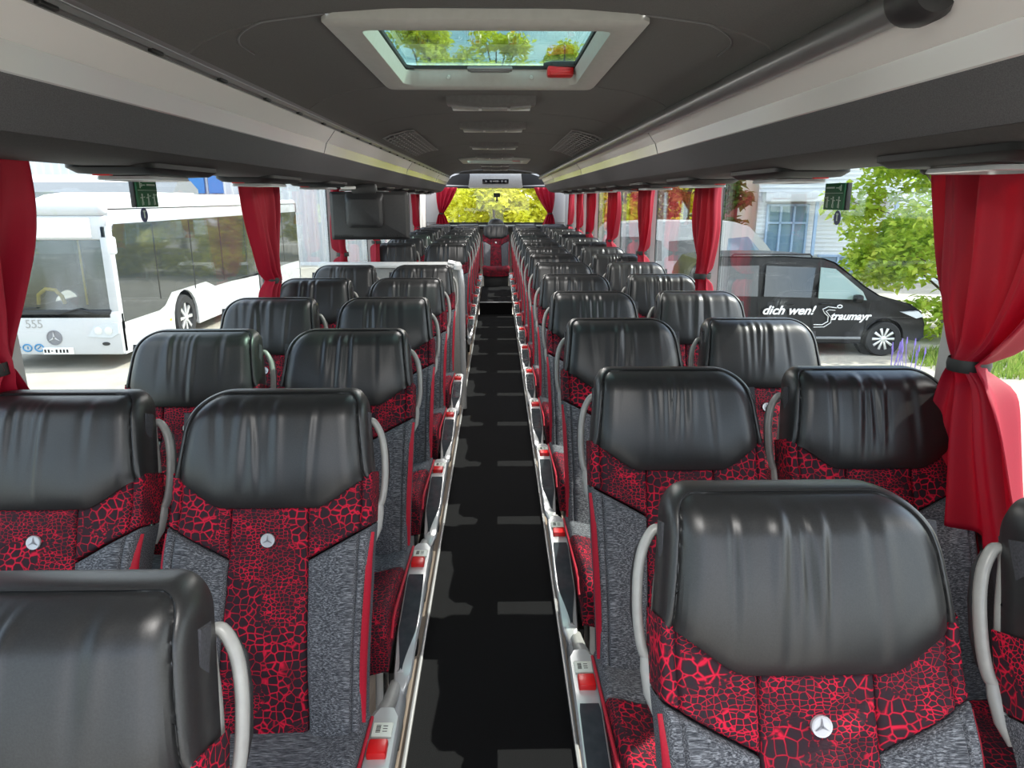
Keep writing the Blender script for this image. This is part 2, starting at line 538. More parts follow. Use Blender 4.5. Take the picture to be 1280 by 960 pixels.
        mb = MB(); mb.loft(secs)
        arm = mb.build('armrest', M['silver'], root, 50)
        mb = MB(); top = []
        for i in range(19):
            t = i / 18; q = lerp(.12, .475, t)
            hw = .0245 * (1 - sstep(.62, 1.0, t) * .85) * (.9 + .1 * sstep(0, .05, t))
            sh = a * -.006 * sstep(.6, 1, t)
            z = AR(q) + .0008
            top.append([Vector((x0 + sh - hw, -q, z - .006)), Vector((x0 + sh - hw, -q, z + .0015)), Vector((x0 + sh + hw, -q, z + .0015)), Vector((x0 + sh + hw, -q, z - .006))])
        mb.loft(top); mb.build('armrest_inlay', M['inlay'], arm, 30)
        mb = MB(); mb.box((x0 - a * .002, -.052, AR(.052) + .004), (.042, .044, .020), .005)
        mb.build('release_button', M['redplastic'], arm)
        mb = MB(); mb.box((x0, .005, AR(-.005) + .001), (.044, .042, .005), .0015)
        mb.build('label_plate', M['labelgreen'], arm)
        mb = MB()
        z = AR(-.005) + .0036
        for k in range(5): mb.box((x0 - .009, .016 - k * .005, z), (.010, .0028 if k % 2 else .0016, .0012))
        for k in range(3): mb.box((x0 + .006, .014 - k * .008, z), (.010, .0016, .0012))
        mb.build('label_print', M['ink'], arm, 0)
        # silver rail that runs along the aisle under the armrest
        secs = []
        for i in range(15):
            q = lerp(.48, -.29, i / 14)
            z = .300 + .02 * sstep(.2, .5, q)
            secs.append([Vector((x0 - a * .006 + .017 * math.cos(2 * PI * k / 12), -q, z + .050 * math.sin(2 * PI * k / 12))) for k in range(12)])
        mb = MB(); mb.loft(secs); mb.build('side_rail', M['silver'], root, 60)
        mb = MB()
        mb.tube([Vector((x0 - a * .022, .075, .425)), Vector((x0 - a * .020, .12, .395)), Vector((x0 - a * .018, .20, .36)), Vector((x0 - a * .016, .30, .34))], [.016, .02, .02, .016], 10, flat=(1, .8))
        mb.build('side_cover', M['cream'], root, 60)
        mb = MB(); x1 = x0 - a * .05; mb.prism([(-.36, .0), (-.26, .0), (-.16, .27), (-.36, .27)], x1 - .010, x1 + .010, 'x', .004)
        mb.box((x0 - a * .02, -.26, .285), (.07, .06, .03), .006)
        mb.build('support', M['dark'], root)
    return root

ORD = ['first', 'second', 'third', 'fourth', 'fifth', 'sixth', 'seventh', 'eighth', 'ninth', 'tenth', 'eleventh', 'twelfth', 'thirteenth', 'fourteenth', 'fifteenth']
protos = {}
count = {}
def put_seat(a, aisle, X, Ytop, label, group, dz=0):
    key = (a, aisle)
    k = count.get(key, 0); count[key] = k + 1
    if key not in protos:
        protos[key] = make_seat(a, aisle); o = protos[key]
    else:
        o = copy_tree(protos[key])
        for c in kids(o):
            if c.name.startswith('headrest'): c.data = HEADS[(a, (k * 3 + (0 if aisle else 1)) % 4)]
    o.location = (X, Ytop - HR_TOP * math.sin(REC), dz)
    tag(o, label, 'coach seat', group)
    return o
XA, XW = .485, .995
row = 0
for i in range(14):
    y = .99 + .79 * i
    put_seat(-1, True, XA, y, f'coach seat beside the aisle, {ORD[i]} row, on the parked black van\'s side', 'aisle seats on the van side')
    put_seat(-1, False, XW, y - (.075 if i == 0 else 0), f'coach seat beside the window, {ORD[i]} row, on the parked black van\'s side', 'window seats on the van side')
for i in list(range(6)) + list(range(8, 14)):
    y = .78 + .795 * i
    n = i if i < 6 else i - 2
    put_seat(1, True, -XA - (.055 if i == 0 else 0), y - (.03 if i == 0 else 0), f'coach seat beside the aisle, {ORD[n]} row, on the white city bus side', 'aisle seats on the city bus side', -.015 if i == 0 else 0)
    if i > 0:
        put_seat(1, False, -XW, y, f'coach seat beside the window, {ORD[n]} row, on the white city bus side', 'window seats on the city bus side')
# rear bench
YB = 12.42
bench = make_seat(1, False, True)
names = [(-.98, 'rear bench seat beside the window on the white city bus side'), (-.49, 'rear bench seat next to the middle one, city bus side'),
         (0, 'middle seat of the rear bench, facing straight down the aisle'), (.49, 'rear bench seat next to the middle one, black van side'),
         (.98, 'rear bench seat beside the window on the black van side')]
for k, (x, lb) in enumerate(names):
    o = bench if k == 0 else copy_tree(bench)
    o.location = (x, YB - (.10 if x == 0 else 0) - HR_TOP * math.sin(REC), 0)
    tag(o, lb, 'coach seat', 'rear bench seats')
# ------------------------------------------------------------------ coach shell
M['ceiling'] = noisy('ceiling_cloth', (.12, .118, .112), (.15, .147, .14), 300, .9, bumpy=.15, bdist=.0006)
M['rackcloth'] = noisy('rack_cloth', (.075, .075, .079), (.12, .12, .125), 420, .9, bumpy=.2, bdist=.0006)
M['trimlow'] = mat('brushed_trim', (.80, .79, .76), .18, .35)
M['trimup'] = mat('pale_trim', (.84, .83, .80), .33, .05)
M['raildark'] = mat('rail_grey', (.20, .20, .20), .30, .4)
M['under'] = noisy('rack_underside', (.035, .033, .032), (.048, .046, .045), 200, .7)
M['carpet'] = noisy('black_carpet', (.003, .003, .0035), (.026, .026, .027), 700, .95, vec_scale=(1.6, .5, 1), bumpy=.6, bdist=.003, lo=.35, hi=.72, spec=.06)
M['vinyl'] = noisy('wood_vinyl', (.30, .23, .18), (.42, .34, .27), 8, .45, vec_scale=(9, .6, 1))
M['wallcloth'] = noisy('side_wall_cloth', (.05, .05, .055), (.08, .08, .085), 200, .9)
M['pillar'] = mat('pillar_grey', (.50, .50, .49), .45)
M['seal'] = mat('black_rubber', (.012, .012, .012), .5)
M['glass'] = pane('coach_glass', (.92, .95, .94), 0, 1.33)
M['hatchglass'] = pane('hatch_glass', (.56, .70, .64), 0, 1.35)
M['curtain'] = noisy('red_curtain', (.42, .003, .030), (.36, .003, .025), 500, .62, bumpy=.15, bdist=.0006)
translucent_mix(M['curtain'], (.60, .003, .045), .32)

Y0, Y1 = -.55, 13.0
# floor
mb = MB(); mb.box((0, 4.7, -.02), (.50, 10.2, .04)); struct(mb.build('floor_aisle', M['carpet'], None, 0))
for s, n in ((-1, 'floor_left'), (1, 'floor_right')):
    mb = MB(); mb.box((s * .765, 6.2, -.02), (1.03, 13.5, .04)); struct(mb.build(n, M['vinyl'], None, 0))
    # silver edge trim of the aisle
    mb = MB(); mb.box((s * .252, 4.6, .006), (.012, 10.2, .014), .003); struct(mb.build('trim_aisle_left' if s < 0 else 'trim_aisle_right', M['satin']))
# steps at the end of the aisle
mb = MB(); mb.box((0, 10.75, .085), (.46, 1.9, .17)); struct(mb.build('floor_step', M['carpet'], None, 0))
mb = MB(); mb.box((0, 9.80, .172), (.46, .03, .012), .003); struct(mb.build('trim_step', M['satin']))

PIL = {1: [1.80, 4.02, 5.66, 7.28, 8.92, 10.1, 11.35], -1: [1.78, 3.92, 5.58, 7.2, 8.98, 10.72]}
XG = 1.262
wn = 0
for s, n in ((-1, 'left'), (1, 'right')):
    mb = MB()
    mb.box((s * 1.28, 6.2, .40), (.06, 13.6, .88), .004)
    mb.box((s * 1.285, 6.2, .85), (.07, 13.6, .03), .01)
    mb.box((s * 1.285, 6.2, 2.02), (.05, 13.6, .50), .004)
    # side wall panel towards the rear corner
    mb.box((s * 1.27, 12.45, 1.28), (.06, 1.1, .90), .01)
    struct(mb.build('wall_' + n, [M['pillar']], None))
    mb = MB()
    mb.box((s * 1.245, 6.2, .40), (.012, 13.4, .80)); struct(mb.build('trim_wall_' + n, M['wallcloth'], None, 0))
    ys = [Y0] + PIL[s] + [11.95]
    for y in PIL[s]:
        mb = MB()
        mb.loft([[Vector((s * x, y + w * k, z)) for x, k in ((1.225, -.8), (1.215, 0), (1.225, .8), (1.26, 1), (1.26, -1))] for z, w in ((.84, .075), (1.3, .062), (1.76, .058))])
        struct(mb.build('trim_pillar', M['pillar'], None, 30))
    for a, b in zip(ys, ys[1:]):
        wn += 1
        mb = MB(); mb.box((s * (XG + .012), (a + b) / 2, 1.305), (.006, b - a - .05, .93))
        g = struct(mb.build(f'window_{wn}', M['glass'], None, 0))
        mb = MB()
        for yy in (a + .035, b - .035): mb.box((s * XG, yy, 1.29), (.02, .03, .93), .004)
        for zz in (.855, 1.765): mb.box((s * XG, (a + b) / 2, zz), (.02, b - a - .04, .03), .004)
        mb.build('window_seal', M['seal'], g)

# ------------------------------------------------------------------ ceiling with two hatch openings
HATCH = [(1.91, 3.04), (8.45, 9.35)]
SEAM = [.80, 1.905, 3.05, 4.10, 5.25, 6.40, 7.55, 8.44, 9.36, 10.5, 11.5]
prof = [(.735, 1.925), (.70, 1.950), (.64, 1.975), (.55, 1.998), (.42, 2.014), (.395, 2.017), (.25, 2.027), (.1, 2.032)]
prof = [(-x, z) for x, z in prof] + [(x, z) for x, z in reversed(prof)]
ys = sorted(set([Y0, 12.0] + [y + d for y in SEAM for d in (-.006, -.002, .002, .006)] + [h + (.02 if i == 0 else -.02) for p in HATCH for i, h in enumerate(p)] + [.2, 2.4, 3.6, 4.7, 5.8, 7, 10, 11]))
def seamdrop(y):
    return max([0] + [.006 for q in SEAM if abs(y - q) < .003])
mb = MB(); np_ = len(prof)
mb.v = [Vector((x, y, z + seamdrop(y))) for y in ys for x, z in prof]
for j in range(len(ys) - 1):
    ym = (ys[j] + ys[j + 1]) / 2
    for i in range(np_ - 1):
        xm = (prof[i][0] + prof[i + 1][0]) / 2
        if abs(xm) < .395 and any(a + .01 < ym < b - .01 for a, b in HATCH): continue
        mb.f.append((j * np_ + i, j * np_ + i + 1, (j + 1) * np_ + i + 1, (j + 1) * np_ + i)); mb.mi.append(0)
struct(mb.build('ceiling', M['ceiling'], None, 25))
# thin pale seam ridge framing the ceiling panels beside the front hatch
for s in (-1, 1):
    mb = MB()
    zc = [(.395, 2.0165), (.42, 2.014), (.55, 1.998), (.64, 1.975), (.70, 1.950)]
    def zl(x):
        for (x0, z0), (x1, z1) in zip(zc, zc[1:]):
            if x <= x1: return lerp(z0, z1, (x - x0) / (x1 - x0))
        return 1.95
    path = [(.395 + .135 * i / 6, 0) for i in range(6)] + [(.53 + .12 * math.sin(PI / 2 * i / 12), .15 * (1 - math.cos(PI / 2 * i / 12))) for i in range(13)] + [(.652, .25)]
    mb.tube([(s * x, 1.905 + dy, zl(x) - .0005) for x, dy in path], .003, 6)
    struct(mb.build('trim_ceiling_seam', M['raildark']))

def rrect(hx, hy, r, n=6):
    pts = []
    for cx, cy, a0 in ((hx - r, hy - r, 0), (-hx + r, hy - r, 90), (-hx + r, -hy + r, 180), (hx - r, -hy + r, 270)):
        for i in range(n + 1):
            a = R(a0 + 90 * i / n); pts.append((cx + r * math.cos(a), cy + r * math.sin(a)))
    return pts
def hatch(a, b, label):
    cy = (a + b) / 2; hy = (b - a) / 2
    root = empty('roof_hatch', (0, cy, 2.0), 0, label, 'roof hatch', 'roof hatches')
    secs = []
    for hx, dy, r, z in ((.412, 0, .035, 2.03), (.412, 0, .035, 2.006), (.400, -.012, .035, 1.998), (.345, -.075, .06, 1.996), (.330, -.09, .06, 2.004),
                         (.318, -.115, .05, 2.05), (.345, -.115, .02, 2.065), (.40, -.05, .02, 2.08), (.412, 0, .03, 2.08)):
        secs.append([Vector((x, y, z - 2.0)) for x, y in rrect(hx, hy + dy, r)])
    mb = MB(); mb.loft(secs, True, False)
    mb.build('hatch_frame', M['cream2'], root, 40)
    mb = MB(); mb.loft([[Vector((x, y, z)) for x, y in rrect(hx, hh, .03)] for hx, hh, z in ((.345, hy - .10, .058), (.315, hy - .125, .058), (.315, hy - .125, .07), (.345, hy - .10, .07))], True, False, True)
    mb.build('hatch_seal', M['seal'], root, 40)
    mb = MB(); mb.box((0, 0, .078), (.72, 2 * hy - .16, .006))
    mb.build('hatch_glass', M['hatchglass'], root, 0)
    mb = MB(); mb.box((.0, hy - .155, .052), (.17, .05, .012), .004); mb.box((0, hy - .155, .045), (.15, .035, .008), .003)
    mb.build('hatch_latch', M['raildark'], root)
    for x in (-.16, .16):
        mb = MB(); mb.lathe([(.008, -.002), (.009, .003), (.006, .006)], 12, Matrix.Translation((x, hy - .112, .03)) @ Matrix.Rotation(PI * .62, 4, 'X'))
        mb.build('screw_cap', M['cream2'], root)
    mb = MB(); mb.prism([(.20, -.02), (.23, -.05), (.34, -.06), (.345, .03), (.30, .05), (.22, .03)], .052, .074, 'z', .006, Matrix.Translation((0, hy - .15, 0)))
    br = mb.build('handle_bracket', M['dark'], root)
    mb = MB(); mb.box((.265, hy - .175, .040), (.10, .055, .038), .010); mb.box((.265, hy - .203, .032), (.085, .02, .02), .006)
    mb.build('emergency_handle', M['redplastic'], root)
    return root
M['cream2'] = noisy('hatch_plastic', (.50, .50, .46), (.54, .54, .50), 40, .42)
hatch(*HATCH[0], 'large roof hatch with tinted glass and red emergency handle above the front rows')
hatch(*HATCH[1], 'small-looking roof hatch far down the ceiling near the rear window')

# ceiling pods: lamp and speaker units on the centre line
M['podhouse'] = noisy('lamp_housing_grey', (.15, .15, .145), (.18, .18, .175), 60, .3)
M['unitblack'] = mat('unit_black', (.008, .008, .008), .5, spec=.25)
M['slat'] = mat('grille_slat_grey', (.30, .30, .29), .5)
M['podtop'] = noisy('pod_grey', (.30, .30, .29), (.36, .36, .35), 60, .3)
M['lens'] = mat('pod_lens', (.75, .76, .74), .18)
PODS = [(3.52, 'first ceiling lamp unit behind the large roof hatch'), (4.66, 'second ceiling lamp unit behind the large roof hatch'), (6.3, 'third ceiling lamp unit behind the large roof hatch'),
        (7.85, 'ceiling lamp unit just in front of the small-looking far hatch'), (9.75, 'ceiling lamp unit just behind the small-looking far hatch'), (11.1, 'last ceiling lamp unit, close to the rear window')]
def lamp(x, y, z, sx, sy, watts):
    ld = bpy.data.lights.new('lamp', 'AREA'); ld.shape = 'RECTANGLE'; ld.size = sx; ld.size_y = sy; ld.energy = watts; ld.color = (1, .97, .93)
    lo = bpy.data.objects.new('lamp', ld); COL.objects.link(lo); lo.location = (x, y, z)
lamp(0, .45, 1.955, .40, .24, PODW)  # added fill light above the front rows, no ceiling unit modelled here
for y, lb in PODS:
    root = empty('ceiling_lamp', (0, y, 2.03), 0, lb, 'ceiling lamp', 'ceiling lamp units')
    mb = MB()
    secs = [[Vector((x, yy, -z * (1 - .25 * (x / .2) ** 2))) for yy, z in ((-.10, -.004), (-.085, .028), (-.05, .045), (.06, .040), (.10, -.004))] for x in [lerp(-.205, .205, i / 12) for i in range(13)]]
    mb.loft(secs); mb.build('lamp_housing', M['podhouse'], root, 40)
    mb = MB()
    for x0, x1 in ((-.185, -.06), (-.045, .075), (.09, .185)):
        secs = [[Vector((x, yy, -z * (1 - .25 * (x / .2) ** 2))) for yy, z in ((-.045, .044), (-.040, .053), (.02, .054), (.03, .042))] for x in [lerp(x0, x1, i / 6) for i in range(7)]]
        mb.loft(secs)
    mb.build('lamp_lens', M['podtop'], root, 40)
    mb = MB(); mb.box((0, .065, -.040), (.37, .018, .016), .005)
    mb.build('lamp_edge', M['white'], root)
    lamp(0, y, 1.955, .40, .24, PODW)

# mesh grilles on the two shoulders of the ceiling
for s, lb in ((-1, 'ceiling air grille above the seats on the city bus side'), (1, 'ceiling air grille above the seats on the black van side')):
    root = empty('air_grille', (0, 0, 0), 0, lb, 'air grille', 'ceiling air grilles')
    def CP(t, y, d, s=s):    # across the shoulder, 0 inner .. 1 outer
        x = lerp(.50, .70, t); z = interp([(.42, 2.014), (.55, 1.998), (.64, 1.975), (.70, 1.950), (.735, 1.925)], x)
        return Vector((s * x, y, z - d))
    mb = MB()
    for (ya, yb, ta, tb) in ((4.75, 6.65, 0, .06), (4.75, 6.65, .94, 1), (4.72, 4.80, 0, 1), (6.60, 6.68, 0, 1)):
        mb.grid(lambda u, v: CP(lerp(ta, tb, u), lerp(ya, yb, v), .006), 4, 4)
    mb.build('grille_frame', M['slat'], root, 40)
    mb = MB(); mb.grid(lambda u, v: CP(lerp(.05, .95, u), lerp(4.78, 6.62, v), .002), 6, 6)
    mb.build('grille_backing', M['seal'], root, 40)
    mb = MB()
    for k in range(15):
        y = lerp(4.84, 6.56, k / 14)
        mb.tube([CP(t, y, .010) for t in (.04, .3, .6, .96)], .006, 4)
    for t in (.2, .36, .52, .68, .84):
        mb.tube([CP(t, y, .010) for y in (4.8, 5.5, 6.0, 6.6)], .0045, 4)
    mb.build('grille_slats', M['slat'], root, 0)

# ------------------------------------------------------------------ luggage racks
def strip(mb, pts, ya, yb, th=.012):
    """open profile (x, z) given thickness away from the cabin, pushed along y"""
    n = len(pts); back = []
    for i in range(n):
        p = Vector(pts[max(i - 1, 0)]); q = Vector(pts[min(i + 1, n - 1)])
        d = (q - p).normalized(); nn = Vector((abs(d.y), abs(d.x)))
        back.append((pts[i][0] + nn.x * th * (1 if pts[0][0] > 0 else -1), pts[i][1] + nn.y * th))
    poly = list(pts) + back[::-1]
    mb.loft([[Vector((x, y, z)) for x, z in poly] for y in (ya, yb)])
RB = 12.0
for s, lb in ((-1, 'long grey luggage rack above the seats on the city bus side'), (1, 'long grey luggage rack with padded rail, above the black van side')):
    root = empty('luggage_rack', (0, 0, 0), 0, lb, 'luggage rack', 'luggage racks')
    X = lambda pts: [(s * x, z) for x, z in pts]
    mb = MB(); strip(mb, X([(.872, 1.694), (.866, 1.698), (.806, 1.782), (.803, 1.788)]), Y0, RB)
    mb.build('rack_face', M['rackcloth'], root, 30)
    mb = MB(); strip(mb, X([(.808, 1.783), (.800, 1.787), (.789, 1.828), (.787, 1.834)]), Y0, RB)
    mb.build('bright_strip', M['trimlow'], root, 30)
    mb = MB(); strip(mb, X([(.790, 1.832), (.783, 1.838), (.748, 1.884), (.744, 1.890)]), Y0, RB)
    mb.build('pale_strip', M['trimup'], root, 30)
    mb = MB(); strip(mb, X([(.749, 1.886), (.756, 1.893), (.750, 1.902), (.742, 1.902), (.738, 1.912), (.744, 1.918), (.733, 1.930)]), Y0, RB)
    mb.build('groove_rail', M['raildark'], root, 30)
    mb = MB()
    k = 0
    y = .15
    while y < RB - .2:
        mb.box((s * .746, y, 1.900), (.012, .055, .008), .002); y += .40
    tag(mb.build('rail_slots', M['seal'], root), kind='stuff')
    mb = MB(); strip(mb, X([(.866, 1.697), (.90, 1.676), (.96, 1.664), (1.08, 1.664), (1.16, 1.690), (1.25, 1.745)]), Y0, RB, .02)
    mb.build('underside', M['under'], root, 40)
    mb = MB()
    for y in (3.55, 6.7, 9.85):
        mb.prism([(s * .804, 1.784), (s * .787, 1.834), (s * .746, 1.888), (s * .742, 1.888), (s * .783, 1.834), (s * .799, 1.784)], y - .0025, y + .0025, 'y')
    mb.build('joint_covers', M['raildark'], root, 0)
    if s > 0:
        mb = MB(); mb.tube([(.722, 1.24, 1.902), (.722, 1.3, 1.902), (.722, 6, 1.902), (.722, RB - .1, 1.902)], .030, 20)
        rl = mb.build('padded_rail', M['raildark'], root, 50)
        mb = MB(); mb.lathe([(.012, 0), (.036, .004), (.047, .022), (.048, .060), (.042, .088), (.031, .096)], 28, Matrix.Translation((.722, 1.215, 1.902)) @ Matrix.Rotation(-PI / 2, 4, 'X'))
        mb.build('end_cap', M['dark'], rl, 40)
# service units under the racks
SU = []
for s in (-1, 1):
    for k in range(9):
        y = (2.25 if s < 0 else 1.48) + k * 1.06
        if y > 1: SU.append((s, k, y))
cn = {-1: 0, 1: 0}
for s, k, y in SU:
    side = 'city bus side' if s < 0 else 'black van side'
    root = empty('reading_light_unit', (s * 1.03, y, 1.664), 0, f'black reading light and vent unit, {ORD[cn[s]]} under the rack on the {side}', 'reading light', 'reading light units on the ' + side)
    cn[s] += 1
    mb = MB(); mb.loft([[Vector((x, yy, z)) for x, yy in rrect(hx, hy, .05)] for hx, hy, z in ((.12, .26, .012), (.12, .26, -.004), (.105, .235, -.018), (.06, .17, -.022))])
    mb.build('unit_body', M['unitblack'], root, 40)
    mb = MB(); mb.loft([[Vector((x - s * .0, yy - .03, z)) for x, yy in rrect(hx, hy, .03)] for hx, hy, z in ((.085, .125, -.024), (.088, .128, -.033), (.083, .121, -.035), (.080, .118, -.022))], True, False, True)
    mb.build('light_frame', M['silver'], root, 40)
    mb = MB(); mb.box((-s * .03, -.03, -.022), (.05, .19, .006), .003); mb.build('light_lens', M['inlay'], root)
    for yy in (.15, .20):
        mb = MB(); mb.lathe([(.024, 0), (.024, -.014), (.016, -.02), (.012, -.012)], 16, Matrix.Translation((0, yy, -.012))); mb.build('air_nozzle', M['dark'], root)
    mb = MB(); mb.box((s * .04, -.19, -.02), (.05, .02, .008), .003); mb.build('call_button', M['redplastic'], root)

# ------------------------------------------------------------------ rear wall
mb = MB()
mb.box((0, 13.08, .55), (2.6, .06, 1.20)); mb.box((0, 13.08, 2.05), (2.6, .06, .6)); 
for s in (-1, 1): mb.prism([(s * .93, 1.14), (s * 1.3, 1.14), (s * 1.3, 1.78), (s * .90, 1.78), (s * .955, 1.45)], 13.05, 13.11, 'y')
struct(mb.build('wall_rear', M['pillar'], None, 0))
mb = MB(); mb.box((0, 13.085, 1.45), (1.92, .006, .66))
g = struct(mb.build('window_99'.replace('99', str(wn + 1)), M['glass'], None, 0))
mb = MB(); mb.loft([[Vector((x, y, z + 1.45)) for x, z in rrect(hx, hz, .08)] for hx, hz, y in ((.97, .335, 13.04), (.93, .295, 13.04), (.93, .295, 13.06), (.97, .335, 13.06))], True, False, True)
mb.build('window_seal', M['seal'], g)
mb = MB(); mb.box((0, 12.75, 1.09), (2.4, .6, .05), .01); struct(mb.build('trim_parcel_shelf', M['dark']))
# boxed panel above the rear window with dark recesses either side
root = empty('rear_header', (0, 12.35, 1.75), 0, 'pale boxed panel with a dark display strip above the rear window', 'panel')
mb = MB(); mb.prism([(-.46, .0), (.46, .0), (.42, .26), (-.42, .26)], -.02, .70, 'y', .01); mb.build('header_panel', M['podtop'], root)
mb = MB(); mb.box((0, -.026, .10), (.44, .012, .075), .004); d = mb.build('display', M['blackgloss'], root)
mb = MB()
for x in (-.16, -.08, .03, .11, .17): mb.box((x, -.034, .10), (.035, .006, .03), .002)
mb.build('display_marks', M['raildark'], d)
for s in (-1, 1):
    mb = MB(); mb.prism([(s * .44, 1.78), (s * .86, 1.80), (s * .735, 1.93), (s * .43, 2.03)], 12.36, 12.4, 'y'); struct(mb.build('trim_rear_recess', M['seal'], None, 0))
mb = MB(); mb.box((0, 12.02, 2.00), (1.46, .03, .07), .01); struct(mb.build('trim_ceiling_end', M['ceiling']))
# camera on the rear glass
root = empty('rear_view_camera', (.02, 13.02, 1.63), 0, 'small black camera box stuck to the middle of the rear window', 'camera')
mb = MB(); mb.box((0, .02, 0), (.12, .05, .075), .012); mb.build('camera_body', M['dark'], root)
mb = MB(); mb.tube([(0, .02, -.03), (0, .02, -.085)], .014, 10); mb.box((0, .02, -.09), (.03, .03, .03), .006); mb.build('camera_stalk', M['dark'], root)
root = empty('wiper_motor_cover', (0, 12.95, 1.10), 0, 'black dome cover behind the middle seat of the rear bench', 'cover')
mb = MB(); mb.grid(lambda u, v: Vector((.15 * math.cos(u * 2 * PI) * math.cos(v * PI / 2), .09 * math.sin(u * 2 * PI) * math.cos(v * PI / 2), .13 * math.sin(v * PI / 2))), 24, 8, True)
mb.build('dome', M['dark'], root)

# ------------------------------------------------------------------ partition at the middle door and the folded monitor
root = empty('door_partition', (-.74, 5.27, 0), 0, 'low pale partition with silver post behind the sixth row at the middle door', 'partition')
mb = MB(); mb.box((0, 0, .56), (1.0, .03, 1.08), .01); mb.build('partition_panel', M['cream'], root)
mb = MB(); mb.box((-.05, 0, 1.10), (1.0, .08, .045), .02); mb.build('top_rail', M['white'], root)
mb = MB(); mb.tube([(.50, -.02, .0), (.50, -.02, .95), (.49, -.02, 1.06), (.45, -.02, 1.11), (.40, -.02, 1.12)], .022, 12); mb.build('post', M['silver'], root)
mb = MB(); mb.lathe([(.03, -.03), (.034, 0), (.02, .025)], 16, Matrix.Translation((.47, -.02, 1.10))); mb.build('post_cap', M['white'], root)

root = empty('monitor', (-.86, 5.05, 1.66), 0, 'flat black monitor seen from behind, hanging under the rack', 'monitor')
mb = MB(); mb.loft([[Vector((x, y, z - .20)) for x, z in rrect(hx, hz, .012)] for hx, hz, y in ((.255, .150, .02), (.27, .162, .012), (.27, .162, -.008), (.25, .142, -.022))])
mb.build('monitor_back', M['dark'], root, 30)
mb = MB(); mb.box((0, .024, -.20), (.50, .006, .29)); mb.build('screen', M['blackgloss'], root)
mb = MB(); mb.loft([[Vector((x - .03, y, z - .155 - (.02 if i else 0))) for x, z in rrect(hx, hz, .03)] for i, (hx, hz, y) in enumerate(((.135, .115, -.020), (.125, .105, -.045), (.105, .085, -.058)))])
mb.build('hinge_housing', M['raildark2'] if 'raildark2' in M else M['dark'], root, 30)
mb = MB(); mb.box((-.03, .0, -.02), (.17, .07, .07), .015); mb.build('ceiling_bracket', M['dark'], root)
mb = MB()
for x0 in (-.245, .115):
    for k in range(9): mb.box((x0 + k * .0155, -.0225, -.335), (.008, .006, .014))
mb.build('vent_slots', M['seal'], root, 0)
mb = MB(); mb.box((-.13, -.03, -.012), (.10, .06, .02), .006); mb.build('bracket_lamp', M['white'], root)

# ------------------------------------------------------------------ curtains
def curtain(s, yt, wt, ytie, zt, yb, wb, zb, label, group, ph=0, nf=5, ztop=1.695, x=1.165, amp=1.0):
    root = empty('curtain', (s * x, ytie, ztop), 0, label, 'curtain', group)
    tv = (ztop - zt) / (ztop - zb)
    NU, NV = 84, 60
    def P(u, v):
        z = lerp(ztop, zb, v)
        if v < tv:
            k = v / tv
            e = k ** 2.6
            c = lerp(yt, ytie, e); w = lerp(wt, .085, k ** 2.2 if k < 1 else 1)
            am = lerp(.030, .040, k)
            e2 = 0
        else:
            k = (v - tv) / (1 - tv)
            c = lerp(ytie, yb, k ** .8); w = lerp(.085, wb, k ** .62); am = lerp(.040, .034, k)
        bundle = math.exp(-((v - tv) / .035) ** 2)
        un = 2 * u - 1
        fold = math.sin(2 * PI * nf * u + ph + .7 * math.sin(5 * u + ph)) + .35 * math.sin(2 * PI * nf * 2.3 * u + ph * 2 + 2 * v)
        drape = noise.noise(Vector((u * 3 + ph, v * 3, ph))) * .018
        X = -s * (am * amp * fold * (.45 + .55 * (1 - bundle)) * (.55 + .45 * abs(math.sin(2 * v + ph + u * 3))) + drape)
        # a gathered bundle is round, not flat
        X += -s * bundle * .035 * math.sqrt(max(0, 1 - un * un)) * (1 if math.sin(9 * u + ph) > -2 else 1)
        Y = c + un * w / 2 - ytie + .012 * math.sin(9 * v + 3 * u + ph) * (1 - bundle)
        return Vector((X, Y, z - ztop))
    mb = MB(); mb.grid(P, NU, NV)
    o = mb.build('curtain_cloth', M['curtain'], root, 80)
    m = o.modifiers.new('thickness', 'SOLIDIFY'); m.thickness = .002
    zz = zt - ztop
    mb = MB()
    mb.loft([[Vector((-s * .012 + .055 * math.cos(2 * PI * k / 20) * q, .052 * math.sin(2 * PI * k / 20) * q, zz + dz)) for k in range(20)] for q, dz in ((.84, -.015), (.88, 0), (.84, .015))], True, False)
    mb.build('tie_band', M['seal'], root, 60)
    mb = MB(); mb.box((0, 0, .004), (.016, wt * .98, .012), .003); mb.v = [p + Vector((0, yt - ytie, 0)) for p in mb.v]
    mb.build('curtain_track', M['seal'], root)
curtain(1, 1.60, .62, 1.62, 1.195, 1.56, .52, .80, 'large red curtain with black tie band next to the leafy green tree', 'tied red curtains on the van side', .3, 4)
curtain(1, 3.93, .34, 3.88, 1.165, 3.90, .22, .84, 'red tied curtain between the black van and the white van windows', 'tied red curtains on the van side', 1.7, 4)
van = ['third', 'fourth', 'fifth', 'sixth', 'seventh']
for k, (y, w) in enumerate(((5.52, .36), (7.12, .44), (8.78, .38), (9.98, .36), (11.2, .36))):
    curtain(1, y, w, y + .03, 1.165, y, .26, .85, f'red tied curtain, {van[k]} along the windows on the black van side', 'tied red curtains on the van side', 2.1 + k * 1.3, 4)
curtain(-1, 1.62, .58, 1.60, 1.20, 1.66, .40, .82, 'large red curtain beside the front of the parked white city bus', 'tied red curtains on the city bus side', 4.2, 4)
curtain(-1, 3.72, .46, 3.72, 1.165, 3.66, .30, .84, 'red tied curtain covering the middle of the parked white city bus', 'tied red curtains on the city bus side', 5.0, 4)
bus = ['third', 'fourth', 'fifth', 'sixth']
